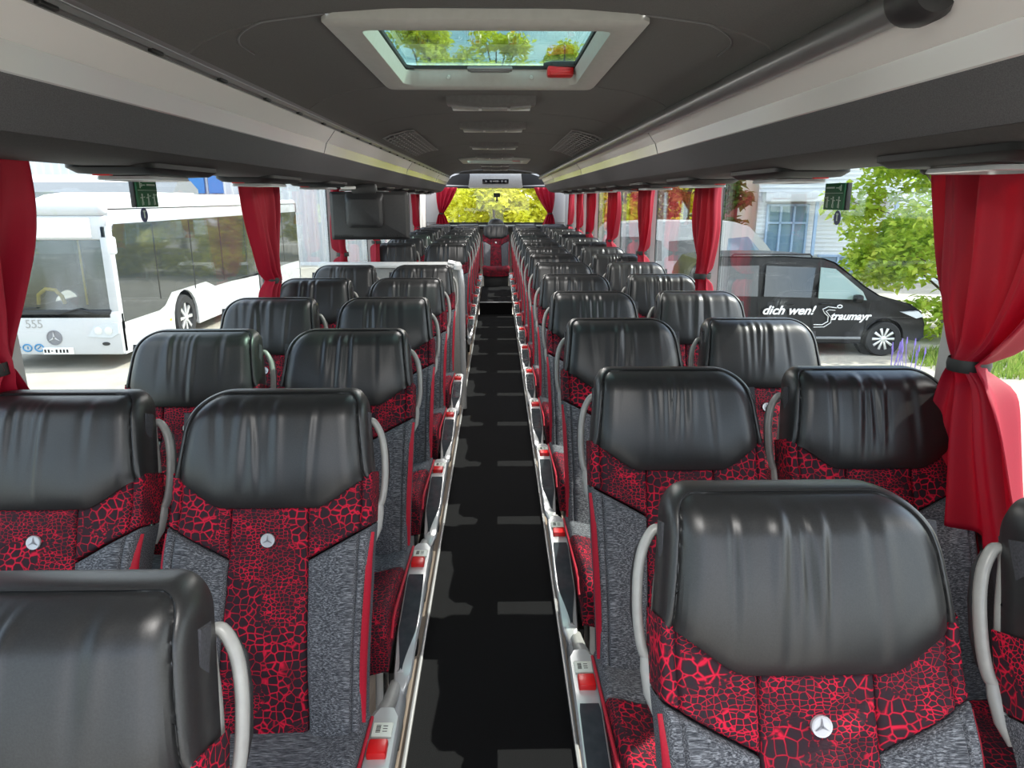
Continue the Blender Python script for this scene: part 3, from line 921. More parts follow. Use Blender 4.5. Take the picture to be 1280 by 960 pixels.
for k, (y, w) in enumerate(((5.46, .34), (7.0, .34), (8.85, .40), (10.6, .40))):
    curtain(-1, y, w, y, 1.165, y, .24, .85, f'red tied curtain, {bus[k]} along the windows on the city bus side', 'tied red curtains on the city bus side', 6.1 + k * 1.7, 4)
# the pair at the rear window hangs across the bus
def rear_curtain(s, label):
    root = empty('curtain', (s * .92, 12.92, 1.76), 0, label, 'curtain', 'curtains at the rear window')
    def P(u, v):
        un = 2 * u - 1; tv = .68
        if v < tv: k = v / tv; w = lerp(.36, .07, k ** 1.6); c = lerp(-.06, .05, k)
        else: k = (v - tv) / (1 - tv); w = lerp(.07, .24, k ** .6); c = lerp(.05, .03, k)
        return Vector((s * (c + un * w / 2), .022 * math.sin(2 * PI * 4 * u + s), -.66 * v))
    mb = MB(); mb.grid(P, 48, 36); o = mb.build('curtain_cloth', M['curtain'], root, 80)
    m = o.modifiers.new('thickness', 'SOLIDIFY'); m.thickness = .002
    mb = MB(); mb.loft([[Vector((s * .05 + .04 * math.cos(2 * PI * k / 16), .03 * math.sin(2 * PI * k / 16), -.449 + dz)) for k in range(16)] for dz in (-.01, .01)], True, False)
    mb.build('tie_band', M['seal'], root)
rear_curtain(-1, 'small red curtain at the rear window, on the city bus side')
rear_curtain(1, 'small red curtain at the rear window, on the black van side')

# ------------------------------------------------------------------ green emergency signs and round stickers on the glass
M['signgreen'] = mat('sign_green', (.004, .11, .035), .4)
M['signwhite'] = mat('sign_white', (.55, .66, .58), .5)
M['stickerblue'] = mat('sticker_blue', (.012, .025, .10), .4)
def exit_sign(s, y, z, label):
    root = empty('emergency_sign', (s * (XG - .006), y, z), 0, label, 'sign', 'green emergency signs on the windows')
    mb = MB(); mb.box((0, 0, 0), (.02, .150, .094), .002); mb.build('sign_plate', M['signgreen'], root)
    mb = MB(); mb.box((s * .006, -.078 , 0), (.016, .008, .094), .001); mb.build('sign_edge', M['dark'], root)
    mb = MB(); xs = -s * .0108
    def bar(cy, cz, w, h): mb.box((xs, cy, cz), (.0012, w, h))
    f = 1 if s < 0 else 1
    bar(0, .012, .140, .0016)
    # arrow and door mark on the upper line
    bar(-.052, .030, .006, .022); bar(-.03, .030, .03, .003); bar(-.042, .034, .008, .003); bar(-.042, .026, .008, .003)
    for k in range(6): bar(.002 + k * .011, .031, .007, .006)
    # three little figures with hammer and broken pane
    for k, cy in enumerate((-.045, .0, .045)):
        bar(cy, -.004, .008, .008); bar(cy, -.018, .007, .018); bar(cy - .008, -.014, .012, .003); bar(cy - .004, -.034, .003, .014); bar(cy + .005, -.033, .003, .012)
        bar(cy + .014, -.012 + .004 * k, .010, .003)
    mb.build('sign_pictogram', M['signwhite'], root, 0)
    r2 = empty('round_sticker', (s * (XG + .004), y - .005, z - .075), 0, label.replace('green emergency sign stuck', 'round blue sticker below the green sign', 1), 'sticker', 'round blue stickers')
    T = Matrix.Rotation(PI / 2, 4, 'Y')
    mb = MB(); mb.lathe([(.026, -.001), (.026, .001)], 24, T); mb.build('sticker_disc', M['stickerblue'], r2)
    mb = MB(); mb.box((-s * .0015, 0, .0), (.001, .008, .022)); mb.box((-s * .0015, 0, .013), (.001, .016, .006)); mb.build('sticker_mark', M['signwhite'], r2, 0)
exit_sign(-1, 2.68, 1.595, 'green emergency sign stuck on the window towards the white city bus')
exit_sign(1, 2.62, 1.585, 'green emergency sign stuck on the window towards the green tree')
# ------------------------------------------------------------------ outside
GZ = -1.42
M['yard'] = noisy('sandy_yard', (.29, .27, .225), (.40, .375, .315), 1.6, .95, detail=8)
M['buspaint'] = mat('white_bus_paint', (.50, .51, .52), .3, coat=.12)
M['tint'] = mat('dark_window_glass', (.030, .036, .038), .05, spec=.9)
M['windscreen'] = pane('windscreen_glass', (.45, .50, .52), 0, 2.1)
M['interior'] = mat('vehicle_interior', (.05, .06, .065), .8)
M['yellow'] = mat('yellow_handrail', (.85, .55, .02), .4)
M['tyre'] = mat('tyre_rubber', (.018, .018, .019), .8)
M['rim'] = mat('alloy_rim', (.72, .73, .74), .3, .6)
M['blackpaint'] = mat('black_van_paint', (.006, .006, .007), .28, spec=.3)
M['lettering'] = mat('white_lettering', (.85, .85, .85), .5)
M['headlight'] = mat('headlight_glass', (.55, .58, .6), .1)
M['clad'] = noisy('pale_cladding', (.64, .66, .67), (.74, .76, .77), .5, .5)
M['cladwhite'] = noisy('white_cladding', (.66, .68, .70), (.76, .78, .80), .5, .5)
M['bluepanel'] = mat('blue_panel', (.06, .22, .55), .5)
M['darkcoach'] = mat('dark_grey_coach', (.20, .21, .22), .35)
M['paneblue'] = mat('building_glass', (.16, .26, .36), .06, spec=.9)
M['blueframe'] = mat('blue_window_frame', (.30, .42, .58), .4)
M['brick'] = noisy('red_brown_brick', (.20, .045, .035), (.28, .07, .05), 6, .8)
M['bark'] = noisy('bark', (.09, .065, .045), (.15, .11, .08), 12, .9)
def leafmat(name, c1, c2, c3, sc=1.4):
    m = mat(name, c1, .55, spec=.3)
    v = coords(m); n = noise_node(m, v, sc, 4, .7)
    nt, N, L, p = nodes(m)
    c = ramp(m, n.outputs['Fac'], [(.32, c1), (.5, c2), (.68, c3)])
    L.new(c, p.inputs['Base Color'])
    t = translucent_mix(m, c2, .5); L.new(c, t.inputs['Color'])
    return m
M['leafbright'] = leafmat('bright_leaves', (.20, .34, .025), (.46, .60, .06), (.74, .76, .14), 2.2)
M['leafyellow'] = leafmat('yellow_green_leaves', (.55, .58, .05), (.80, .78, .08), (.90, .86, .20), 1.0)
M['leafdark'] = leafmat('dark_leaves', (.03, .09, .015), (.08, .18, .03), (.16, .28, .05), 1.2)
M['leaforange'] = leafmat('orange_leaves', (.22, .11, .03), (.42, .22, .05), (.36, .32, .06), 1.6)
M['grass'] = leafmat('grass_blades', (.10, .19, .025), (.22, .33, .06), (.42, .44, .14), 3)

mb = MB(); mb.box((0, 20, GZ - .05), (160, 140, .1)); struct(mb.build('ground', M['yard'], None, 0))

def tree(x, y, h, spread, leaf, n, m, label, clumps=26, trunk=.16, base=.25, seed=1, group=None, cz=None):
    rr = random.Random(seed)
    root = empty('tree', (x, y, GZ), 0, label, 'tree', group)
    mb = MB()
    mb.tube([(0, 0, 0), (.05, .02, h * .3), (-.05, .04, h * .6), (.02, 0, h * .85)], [trunk, trunk * .8, trunk * .5, trunk * .15], 10)
    cl = []
    for k in range(clumps):
        t = rr.uniform(base, 1.0)
        prof = math.sin(PI * (.12 + .83 * (t - base) / (1 - base))) ** .6
        a = rr.uniform(0, 2 * PI); q = rr.uniform(.35, 1) * spread * prof
        c = Vector((q * math.cos(a), q * math.sin(a), h * (base + (t - base) * .93)))
        cl.append((c, spread * rr.uniform(.28, .42)))
        if k % 3 == 0:
            mb.tube([(0, 0, c.z * .6), tuple(c * .55 + Vector((0, 0, c.z * .35))), tuple(c)], [trunk * .35, trunk * .2, trunk * .06], 6)
    mb.build('trunk', M['bark'], root, 60)
    mb = MB()
    for i in range(n):
        c, r = cl[i % len(cl)]
        d = Vector((rr.gauss(0, 1), rr.gauss(0, 1), rr.gauss(0, 1))).normalized() * r * rr.uniform(.55, 1.05)
        d.z *= .75
        p = c + d
        ax = Vector((rr.uniform(-1, 1), rr.uniform(-1, 1), rr.uniform(-.7, .3))).normalized()
        b = ax.cross(Vector((rr.uniform(-1, 1), rr.uniform(-1, 1), 1))).normalized()
        up = ax.cross(b) * leaf * .12
        l = leaf * rr.uniform(.7, 1.3); w = l * .32
        mb.add([p, p + ax * l * .45 + b * w - up, p + ax * l, p + ax * l * .45 - b * w - up], [(0, 1, 2), (0, 2, 3)])
    mb.build('crown', M[m], root, 0, recalc=False)
    return root
tree(10.1, 15.6, 6.8, 2.25, .18, 24000, 'leafbright', 'bright green leafy tree standing next to the black van', 56, .09, .06, 3)
# yellow green trees that fill the rear window and the far end of the roof hatch
for k, (x, y, h) in enumerate(((-10.5, 40, 11.2), (-7.0, 39, 12.4), (-3.5, 39, 12.8), (0, 38, 11.8), (3.5, 39, 12.3), (7.0, 39, 12.9), (10.5, 40, 11.0))):
    tree(x, y, h, 2.3, .30, 9000, 'leafyellow', f'sunlit yellow-green tree behind the coach, {ORD[k]} of the row from the city bus side', 40, .2, .06, 20 + k, 'sunlit trees behind the rear window')
tree(5.9, 28.0, 7.2, 1.3, .28, 3500, 'leaforange', 'orange-brown tree behind the white van', 24, .12, .12, 41)
tree(8.0, 27.0, 6.4, 1.2, .30, 4200, 'leafdark', 'dark green tree behind the white van, next to the orange-brown one', 28, .14, .08, 42)

for k, (x, y, h) in enumerate(((-2.3, 29, 4.6), (-.1, 28.4, 5.0), (2.1, 28.8, 4.7))):
    tree(x, y, h, 1.45, .24, 6500, 'leafyellow', f'low sunlit bush behind the rear window, {ORD[k]} from the city bus side', 34, .08, .02, 60 + k, 'low bushes behind the rear window').name = 'bush'
# grass patch and lavender at the foot of the tree
mb = MB(); rr = random.Random(5)
for i in range(2600):
    a = rr.uniform(0, 2 * PI); q = math.sqrt(rr.random())
    p = Vector((9.3 + 1.5 * q * math.cos(a), 12.6 + 1.2 * q * math.sin(a), GZ))
    l = rr.uniform(.12, .34) * (1.1 - .5 * q); d = Vector((rr.uniform(-.5, .5), rr.uniform(-.5, .5), 1)).normalized() * l
    b = Vector((rr.uniform(-1, 1), rr.uniform(-1, 1), 0)).normalized() * .016
    mb.add([p - b, p + b, p + d], [(0, 1, 2)])
g = mb.build('grass', M['grass'], None, 0, recalc=False)
tag(g, 'tuft of green weeds and grass growing below the tree', 'grass', kind='stuff')
M['lavender'] = mat('lavender_flowers', (.22, .16, .50), .7)
mb = MB()
for i in range(14):
    p = Vector((7.35 + rr.uniform(-.25, .25), 12.2 + rr.uniform(-.15, .15), GZ)); h = rr.uniform(.35, .62)
    t = p + Vector((rr.uniform(-.08, .08), 0, h))
    mb.tube([p, t - Vector((0, 0, .14)), t - Vector((0, 0, .1)), t], [.006, .006, .018, .006], 5)
o = mb.build('lavender', M['lavender'], None); tag(o, 'small purple lavender plant by the front wheel of the black van', 'plant')

# ------------------------------------------------------------------ wheels
def wheel(parent, x, y, z, r, w, axis, spokes=10):
    """axle along axis ('x' or 'y'); face looks to the negative / positive side by sign in w"""
    T = Matrix.Translation((x, y, z)) @ (Matrix.Rotation(PI / 2, 4, 'X') if axis == 'y' else Matrix.Rotation(PI / 2, 4, 'Y'))
    t = MB(); t.lathe([(r * .66, -w / 2), (r * .94, -w / 2), (r, -w * .35), (r, w * .35), (r * .94, w / 2), (r * .66, w / 2), (r * .62, w * .3)], 36, T)
    tyre = t.build('wheel', M['tyre'], parent, 40)
    m = MB(); m.lathe([(r * .60, w * .1), (r * .66, w * .5), (r * .69, w * .48), (r * .66, w * .4), (r * .60, w * .2)], 36, T)
    for k in range(spokes):
        A = T @ Matrix.Rotation(2 * PI * k / spokes, 4, 'Z')
        m.prism([(r * .10, -r * .045), (r * .64, -r * .075), (r * .64, r * .075), (r * .10, r * .045)], w * .30, w * .44, 'z', .004, A)
    m.lathe([(r * .16, w * .25), (r * .16, w * .47), (r * .10, w * .5)], 18, T)
    m.build('rim', M['rim'], tyre, 40)
    return tyre
def text(s, size, parent, name, m, Mx, shear=0, ext=.004, bold=0, sx=1):
    c = bpy.data.curves.new(name, 'FONT'); c.body = s; c.size = size; c.extrude = ext; c.shear = shear; c.offset = bold
    c.align_x = 'LEFT'
    t = bpy.data.objects.new(name + '_curve', c); COL.objects.link(t)
    bpy.context.view_layer.update()
    me = bpy.data.meshes.new_from_object(t.evaluated_get(bpy.context.evaluated_depsgraph_get()))
    bpy.data.objects.remove(t); bpy.data.curves.remove(c)
    me.materials.clear(); me.materials.append(m)
    o = bpy.data.objects.new(name, me); COL.objects.link(o)
    o.parent = parent; o.matrix_local = Mx @ Matrix.Diagonal((sx, 1, 1, 1))
    return o

# ------------------------------------------------------------------ white city bus
root = empty('city_bus', (-7.98, 12.55, GZ), 0, 'parked white low-floor city bus showing its front and door side', 'bus')
hw, L_, zr = 1.275, 11.9, 2.92
mb = MB()
mb.box((0, .10, .66), (2 * hw, .20, .80), .06)                                   # front apron
mb.box((0, .14, 2.50), (2 * hw - .02, .22, .42), .05)                                  # forehead
for s in (-1, 1):
    mb.box((s * (hw - .09), .12, 1.62), (.18, .18, 1.9), .05)                            # corner posts
mb.box((0, L_ / 2, zr - .10), (2 * hw, L_, .26), .11, seg=4)                       # roof
mb.box((0, L_ - .1, 1.6), (2 * hw, .2, 2.6), .06)
for s in (-1, 1):
    mb.box((s * (hw - .03), L_ / 2 + .05, 2.68), (.06, L_ - .1, .30), .01)
# side with wheel arches and the raised window line
def side(s):
    arch = lambda c, r: [(c + r * math.cos(PI - PI * i / 10), .50 + r * math.sin(PI * i / 10)) for i in range(11)]
    low = [(.05, .27)] + [(2.72 - .60, .27)] + arch(2.72, .60) + [(2.72 + .60, .27), (8.6 - .6, .27)] + arch(8.6, .6) + [(9.2, .27), (L_ - .02, .27)]
    up = [(L_ - .02, .98), (5.2, .98), (4.4, 1.00), (3.9, 1.16), (2.1, 1.14), (1.75, .92), (1.5, .86), (.05, .86)]
    mb.prism(low + up, s * (hw - .05), s * hw, 'x', .0)
side(1); side(-1)
mb.box((0, L_ / 2, .33), (2 * hw - .14, L_ - .5, .08))
body = mb.build('bus_body', M['buspaint'], root, 35)
for s in (1, -1):
    m2 = MB()
    m2.prism([(.16, .84), (1.52, .84), (1.78, .90), (2.12, 1.12), (3.9, 1.14), (4.42, .98), (L_ - .15, .96), (L_ - .15, 2.56), (.22, 2.56), (.15, 2.45)], s * (hw - .045), s * (hw + .008), 'x', .004)
    w = m2.build('side_glazing', M['tint'], root, 20)
    m2 = MB()
    for yy in (1.62, 3.3, 5.0, 6.7, 8.4, 10.1): m2.box((s * (hw + .009), yy, 1.8), (.006, .035, 1.48))
    m2.build('glazing_joints', M['seal'], w, 0)
m2 = MB()
m2.loft([[Vector((x, .03 + .05 * (x / 1.2) ** 2 + (.10 * (z - 1.06) / 1.2), z)) for x in [lerp(-1.12, 1.12, i / 12) for i in range(13)]] for z in (1.06, 1.5, 1.9, 2.30)], False, False)
o = m2.build('windscreen', M['windscreen'], root, 60)
m2 = MB(); m2.box((0, .03, 1.0), (2.28, .06, .16), .02); m2.build('wiper_panel', M['dark'], root)
m2 = MB()
for x0, x1 in ((-.85, -.15), (.20, .95)): m2.tube([(x0, -.02, 1.0), ((x0 + x1) / 2, -.03, 1.10), (x1, .0, 1.12 if x0 < 0 else 1.0)], .014, 6)
m2.build('wiper', M['seal'], root)
m2 = MB(); m2.box((-.02, .02, 2.50), (2.02, .05, .34), .02); m2.build('destination_display', M['white'], root)
m2 = MB(); m2.box((0, 6.0, .9), (2.3, 10, .06)); m2.box((0, 3.4, 1.6), (2.3, .05, 1.6)); m2.box((0, .42, 1.02), (2.2, .55, .12), .04); m2.build('cabin', M['interior'], root)
m2 = MB()
m2.tube([(.35, .7, .9), (.35, .7, 2.5)], .02, 8)
m2.tube([(-.42, .5, 1.12), (-.36, .45, 1.30), (-.22, .45, 1.40), (-.05, .45, 1.38), (.02, .5, 1.26), (.03, .55, 1.12)], .035, 8)
m2.build('yellow_handrail', M['yellow'], root)
m2 = MB(); m2.box((.72, 1.0, 1.35), (.5, .15, .9), .08); m2.build('driver_seat', M['dark'], root)
wheel(root, hw - .14, 2.72, .50, .49, .28, 'x', 8); wheel(root, hw - .14, 8.6, .50, .49, .28, 'x', 8)
for s in (-1, 1):
    m2 = MB(); m2.loft([[Vector((s * x, y, z)) for x, z in ((.68, .60), (.80, .78), (1.10, .86), (1.24, .84), (1.235, .66), (1.10, .58))] for y in (.02, -.015)])
    h = m2.build('headlight', M['headlight'], root, 30)
    m2 = MB()
    for x in (.88, 1.06): m2.lathe([(.07, 0), (.07, .012), (.05, .016)], 18, Matrix.Translation((s * x, -.012, .71)) @ Matrix.Rotation(PI / 2, 4, 'X'))
    m2.build('lamp_reflector', M['rim'], h)
    m2 = MB(); m2.lathe([(.055, 0), (.05, .012)], 18, Matrix.Translation((s * .98, -.005, .47)) @ Matrix.Rotation(PI / 2, 4, 'X') @ Matrix.Diagonal((1.3, .6, 1, 1))); m2.build('fog_lamp', M['dark'], root)
F = Matrix.Translation((.08, -.006, .585)) @ Matrix.Rotation(PI / 2, 4, 'X')
m2 = MB(); m2.lathe([(.135, .0), (.135, .012), (.118, .014), (.118, .004)], 32, F); e = m2.build('emblem', M['emblemstar'], root)
m2 = MB(); star(m2, .118, .006, .020, F); m2.build('star', M['emblem'], e, 0)
text('555', .22, root, 'fleet_number', M['podtop'], Matrix.Translation((-.40, -.004, .76)) @ Matrix.Rotation(PI / 2, 4, 'X'), 0, .003, 0, .95)
m2 = MB(); m2.box((.12, -.012, .345), (.54, .02, .12), .004); pl = m2.build('number_plate', M['white'], root)
m2 = MB()
for k, x in enumerate((-.11, -.05, .01, .09, .16, .22, .28)): m2.box((x, -.024, .345), (.034, .004, .06 if k != 2 else .02))
m2.build('plate_marks', M['ink'], pl, 0)
M['logoblue'] = mat('logo_blue', (.06, .22, .40), .5)
m2 = MB()
for x in (-.63, -.43, -.22):
    m2.tube([(x + .075 * math.cos(2 * PI * k / 20), -.006, .40 + .062 * math.sin(2 * PI * k / 20)) for k in range(20 if x != -.63 else 16)], .014, 6, x != -.63)
m2.box((-.42, -.006, .40), (.02, .012, .05)); m2.tube([(-.25, -.006, .38), (-.19, -.006, .43)], .010, 6)
m2.build('blue_logos', M['logoblue'], root)
m2 = MB(); m2.prism([(-1.22, .50), (-1.10, .50), (-1.16, .58)], -.006, .0, 'y'); m2.build('warning_mark', M['podtop'], root, 0)
m2 = MB()
m2.loft([[Vector((x, y, z)) for x, z in ((-1.0, zr), (-.92, zr + h), (.92, zr + h), (1.0, zr))] for y, h in ((1.5, .02), (2.0, .14), (2.6, .19), (4.6, .19), (4.65, .15), (7.2, .17), (8.6, .17), (9.2, .04))])
m2.build('roof_pod', M['clad'], root, 30)
m2 = MB()
m2.tube([(1.25, .10, 2.62), (1.42, -.22, 2.55), (1.46, -.26, 2.40)], .025, 8); m2.box((1.46, -.26, 2.22), (.14, .10, .30), .04); m2.build('mirror', M['clad'], root)
m2 = MB(); m2.box((hw + .004, 1.95, .58), (.01, .07, .04), .002); m2.build('marker_lamp', M['yellow'], root)

# dark coach parked behind it
root = empty('parked_coach', (-16.2, 25.5, GZ), R(0), 'dark grey coach parked behind the white city bus', 'bus')
mb = MB()
mb.loft([[Vector((x, y, z)) for y, z in ((0, .4), (-.05, 1.2), (.25, 3.2), (.7, 3.55), (1.8, 3.6), (2.4, 3.3), (2.5, .4))] for x in (-9, -8.8, 4.3, 4.9)])
mb.build('coach_body', M['darkcoach'], root, 30)
mb = MB(); mb.prism([(-8.6, 1.3), (4.2, 1.3), (4.5, 2.2), (4.2, 2.9), (-8.6, 2.9)], .0, .5, 'y')
for i, p in enumerate(mb.v): mb.v[i] = Vector((p.x, lerp(-.09, .17, (p.z - 1.3) / 1.6) + (p.y * .2), p.z))
mb.build('coach_windows', M['tint'], root, 0)
mb = MB()
mb.loft([[Vector((x, y, z)) for y, z in ((.7, 3.55), (.9, 3.8), (1.8, 3.8), (2.0, 3.55))] for x in (-6, 3.0)]); mb.build('roof_unit', M['clad'], root, 30)
wheel(root, 2.4, .05, .5, .5, .3, 'y', 8); wheel(root, -5.5, .05, .5, .5, .3, 'y', 8)

# ------------------------------------------------------------------ black van
root = empty('van', (3.55, 13.55, GZ), R(-3), 'black passenger van with white lettering on its side', 'van')
W2 = 1.92
roof = [(.06, .45), (.10, 1.05), (.20, 1.60), (.36, 1.84), (.8, 1.91), (2.0, 1.92), (2.75, 1.88), (2.98, 1.80), (3.55, 1.36), (3.84, 1.18), (4.45, 1.02), (4.72, .86), (4.82, .62), (4.84, .36), (4.74, .27)]
def archv(c, r): return [(c + r * math.cos(PI * i / 12), .34 + r * math.sin(PI * i / 12)) for i in range(13)]
low = archv(4.0, .40) + [(3.6, .25), (1.30, .25)] + archv(.92, .40) + [(.5, .27), (.10, .32)]
poly = roof + low
b = bmesh.new()
NS = 6
secs = []
for k, (q, ins) in enumerate(((0, .0), (.02, .0), (.10, .0), (.9, 0), (.98, 0), (1, 0))):
    pass
mb = MB()
def tum(p, s):
    """the flanks lean inwards above the belt line"""
    x, z = p
    return .19 * sstep(.95, 2.0, z) * (1 if z > .9 else 0) + .16 * sstep(4.1, 4.85, x) + .05 * sstep(.5, .0, x)
secs = []
for side_, inset, shrink in ((0, .05, 1), (0, .012, 1), (0, 0, 1), (1, 0, 1), (1, .012, 1), (1, .05, 1)):
    sec = []
    for (x, z) in poly:
        t = tum((x, z), side_) + inset * .6
        y = t if side_ == 0 else W2 - t
        cx, cz = 2.4, .9
        kf = 1 - inset * .5
        sec.append(Vector((cx + (x - cx) * kf, y, cz + (z - cz) * kf)))
    secs.append(sec)
mb.loft(secs)
mb.build('van_body', M['blackpaint'], root, 40)
def sideglass(pts, name, m, d=.010):
    m2 = MB(); n = len(pts)
    f = [Vector((x, tum((x, z), 0) - d, z)) for x, z in pts]; bk = [Vector((x, tum((x, z), 0) + .02, z)) for x, z in pts]
    m2.loft([bk, f]); return m2.build(name, m, root, 20)
M['vanglass'] = pane('van_door_glass', (.42, .52, .48), 0, 1.9)
sideglass([(1.62, 1.16), (2.52, 1.14), (2.60, 1.70), (1.66, 1.74)], 'rear_side_window', M['tint'])
sideglass([(.30, 1.17), (1.50, 1.16), (1.52, 1.74), (.42, 1.72)], 'rearmost_window', M['tint'])
sideglass([(2.66, 1.13), (3.58, 1.10), (3.50, 1.26), (2.98, 1.68), (2.70, 1.71)], 'door_window', M['paneteal'] if 'paneteal' in M else mat('door_window_glass', (.20, .28, .25), .05, spec=.9))
m2 = MB()
for x in (1.56, 2.60): m2.tube([(x, -.004, .42), (x, .0, 1.1)], .006, 5)
m2.tube([(3.62, .0, .5), (3.66, .0, 1.08)], .006, 5)
m2.build('door_gaps', M['seal'], root)
for x in (2.12, 2.82):
    m2 = MB(); m2.box((x, -.012, 1.02), (.20, .03, .035), .012); m2.build('door_handle', M['blackpaint'], root)
m2 = MB(); m2.box((3.36, -.12, 1.14), (.16, .20, .16), .05); m2.build('mirror', M['blackpaint'], root)
m2 = MB(); m2.box((2.45, -.005, .36), (2.2, .02, .05), .01); m2.build('sill_strip', M['darkcoach'], root)
m2 = MB(); m2.loft([[Vector((x, y, z)) for x, z in ((4.30, .86), (4.62, .88), (4.74, .78), (4.60, .74))] for y in (.06, .22)]); m2.build('headlight', M['headlight'], root, 30)
m2 = MB(); m2.tube([(1.0, .25, 1.90), (1.05, .25, 1.95), (2.5, .25, 1.95), (2.55, .25, 1.90)], .018, 8); m2.build('roof_rail', M['dark'], root)
m2 = MB(); m2.lathe([(.44, 0), (.44, .16)], 28, Matrix.Translation((4.0, .34, .34)) @ Matrix.Rotation(PI / 2, 4, 'X')); m2.lathe([(.44, 0), (.44, .16)], 28, Matrix.Translation((.92, .34, .34)) @ Matrix.Rotation(PI / 2, 4, 'X')); m2.build('wheel_arch', M['seal'], root)
wheel(root, 4.0, .11, .34, .34, .22, 'y', 10); wheel(root, .92, .11, .34, .34, .22, 'y', 10)
FT = lambda x, z: Matrix.Translation((x, -.004, z)) @ Matrix.Rotation(PI / 2, 4, 'X')
text('dich wen!', .235, root, 'slogan_lettering', M['lettering'], FT(1.60, .82), .35, .003, .006, 1.08)
text('traumayr', .205, root, 'name_lettering', M['lettering'], FT(2.92, .72), .35, .003, .006, 1.0)
m2 = MB()
m2.tube([(3.02, -.006, .95), (2.86, -.006, .97), (2.76, -.006, .92), (2.80, -.006, .85), (2.88, -.006, .78), (2.88, -.006, .68), (2.78, -.006, .62), (2.62, -.006, .62)], .016, 6, flat=(1, .5))
m2.tube([(3.0, -.006, .90), (2.88, -.006, .91), (2.83, -.006, .88), (2.94, -.006, .76), (2.94, -.006, .66), (2.82, -.006, .575), (2.62, -.006, .57)], .013, 6, flat=(1, .5))
m2.tube([(3.08 + .045 * math.cos(2 * PI * k / 14), -.006, .975 + .028 * math.sin(2 * PI * k / 14)) for k in range(14)], .010, 6, True)
m2.build('swoosh_logo', M['lettering'], root)

# ------------------------------------------------------------------ long white van behind it and a silver car in front of that
root = empty('delivery_van', (3.0, 20.5, GZ), R(-2), 'long white high-roof van parked behind the black van', 'van')
roof = [(.05, .5), (.05, 1.3), (.12, 2.1), (.3, 2.28), (1.5, 2.36), (3.8, 2.34), (4.25, 2.20), (4.75, 1.70), (5.0, 1.38), (5.45, 1.16), (5.55, .9), (5.55, .4), (5.4, .32)]
poly = roof + [(4.75 + .42 * math.cos(PI * i / 10), .36 + .42 * math.sin(PI * i / 10)) for i in range(11)] + [(4.3, .30), (1.6, .30)] + [(1.15 + .42 * math.cos(PI * i / 10), .36 + .42 * math.sin(PI * i / 10)) for i in range(11)] + [(.6, .32), (.1, .36)]
mb = MB()
tu = lambda x, z: .16 * sstep(1.1, 2.4, z) + .15 * sstep(4.9, 5.6, x)
mb.loft([[Vector((x, tu(x, z) if q == 0 else 1.98 - tu(x, z), z)) for x, z in poly] for q in (0, 1)])
mb.build('van_body', M['buspaint'], root, 40)
def sg(pts, name, m):
    m2 = MB(); m2.loft([[Vector((x, tu(x, z) + d, z)) for x, z in pts] for d in (.02, -.01)]); m2.build(name, m, root, 20)
sg([(.4, 1.25), (1.75, 1.25), (1.75, 1.92), (.45, 1.92)], 'rear_side_window', M['tint']); sg([(1.95, 1.25), (3.3, 1.25), (3.3, 1.92), (1.95, 1.92)], 'middle_side_window', M['tint'])
sg([(3.6, 1.22), (4.65, 1.22), (4.6, 1.5), (4.2, 1.95), (3.65, 1.95)], 'door_window', M['paneblue'])
wheel(root, 4.75, .12, .36, .35, .22, 'y', 8); wheel(root, 1.15, .12, .36, .35, .22, 'y', 8)

root = empty('car', (.55, 17.0, GZ), R(2), 'silver car parked in front of the long white van', 'car')
prof = [(.05, .35), (.0, .62), (.12, .86), (.55, .93), (1.15, 1.36), (1.9, 1.48), (2.6, 1.42), (3.2, .98), (3.9, .84), (4.05, .60), (4.02, .30)]
ar = lambda c: [(c + .36 * math.cos(PI * i / 10), .32 + .36 * math.sin(PI * i / 10)) for i in range(11)]
poly = prof + ar(3.25) + [(2.8, .24), (1.2, .24)] + ar(.8)
tu = lambda x, z: .20 * sstep(.85, 1.5, z) + .12 * sstep(3.4, 4.05, x) + .10 * sstep(.6, .0, x)
mb = MB(); mb.loft([[Vector((x, tu(x, z) if q == 0 else 1.75 - tu(x, z), z)) for x, z in poly] for q in (0, 1)]); mb.build('car_body', mat('silver_car_paint', (.50, .52, .54), .25, .4, coat=.5), root, 40)
sg([(.72, .97), (1.9, .97), (1.88, 1.38), (1.2, 1.30)], 'rear_side_window', M['tint']); sg([(1.98, .97), (3.0, .97), (2.55, 1.34), (1.98, 1.38)], 'door_window', M['tint'])
wheel(root, 3.25, .10, .32, .31, .2, 'y', 10); wheel(root, .8, .10, .32, .31, .2, 'y', 10)

# ------------------------------------------------------------------ buildings
root = empty('clad_building', (9.6, 26.5, GZ), R(-10), 'pale building with horizontal metal cladding and blue-framed windows behind the tree', 'building')
mb = MB(); n = 64; secs = []
H = 9.5
pf = []
for k in range(n):
    z = H * k / n; dz = H / n
    pf += [(0, z), (0, z + dz * .55), (-.05, z + dz * .62), (-.05, z + dz * .95)]
pf += [(0, H), (6, H), (6, 0)]
mb.loft([[Vector((x, y, z)) for y, z in pf] for x in (0, 16)])
mb.build('clad_wall', M['clad'], root, 0)
def bwin(x0, x1, z0, z1, nm=3):
    m2 = MB()
    t = .07
    for x in [lerp(x0, x1, i / nm) for i in range(nm + 1)]: m2.box((x, -.10, (z0 + z1) / 2), (t, .14, z1 - z0 + t))
    for z in (z0, z0 + (z1 - z0) * .66, z1): m2.box(((x0 + x1) / 2, -.10, z), (x1 - x0, .14, t))
    f = m2.build('window', M['blueframe'], root, 0)
    m2 = MB(); m2.box(((x0 + x1) / 2, -.065, (z0 + z1) / 2), (x1 - x0, .03, z1 - z0)); m2.build('pane', M['paneblue'], f, 0)
bwin(.35, 1.75, .9, 2.75); bwin(2.3, 4.3, .2, .95, 3); bwin(9, 11, 1.4, 4.3)
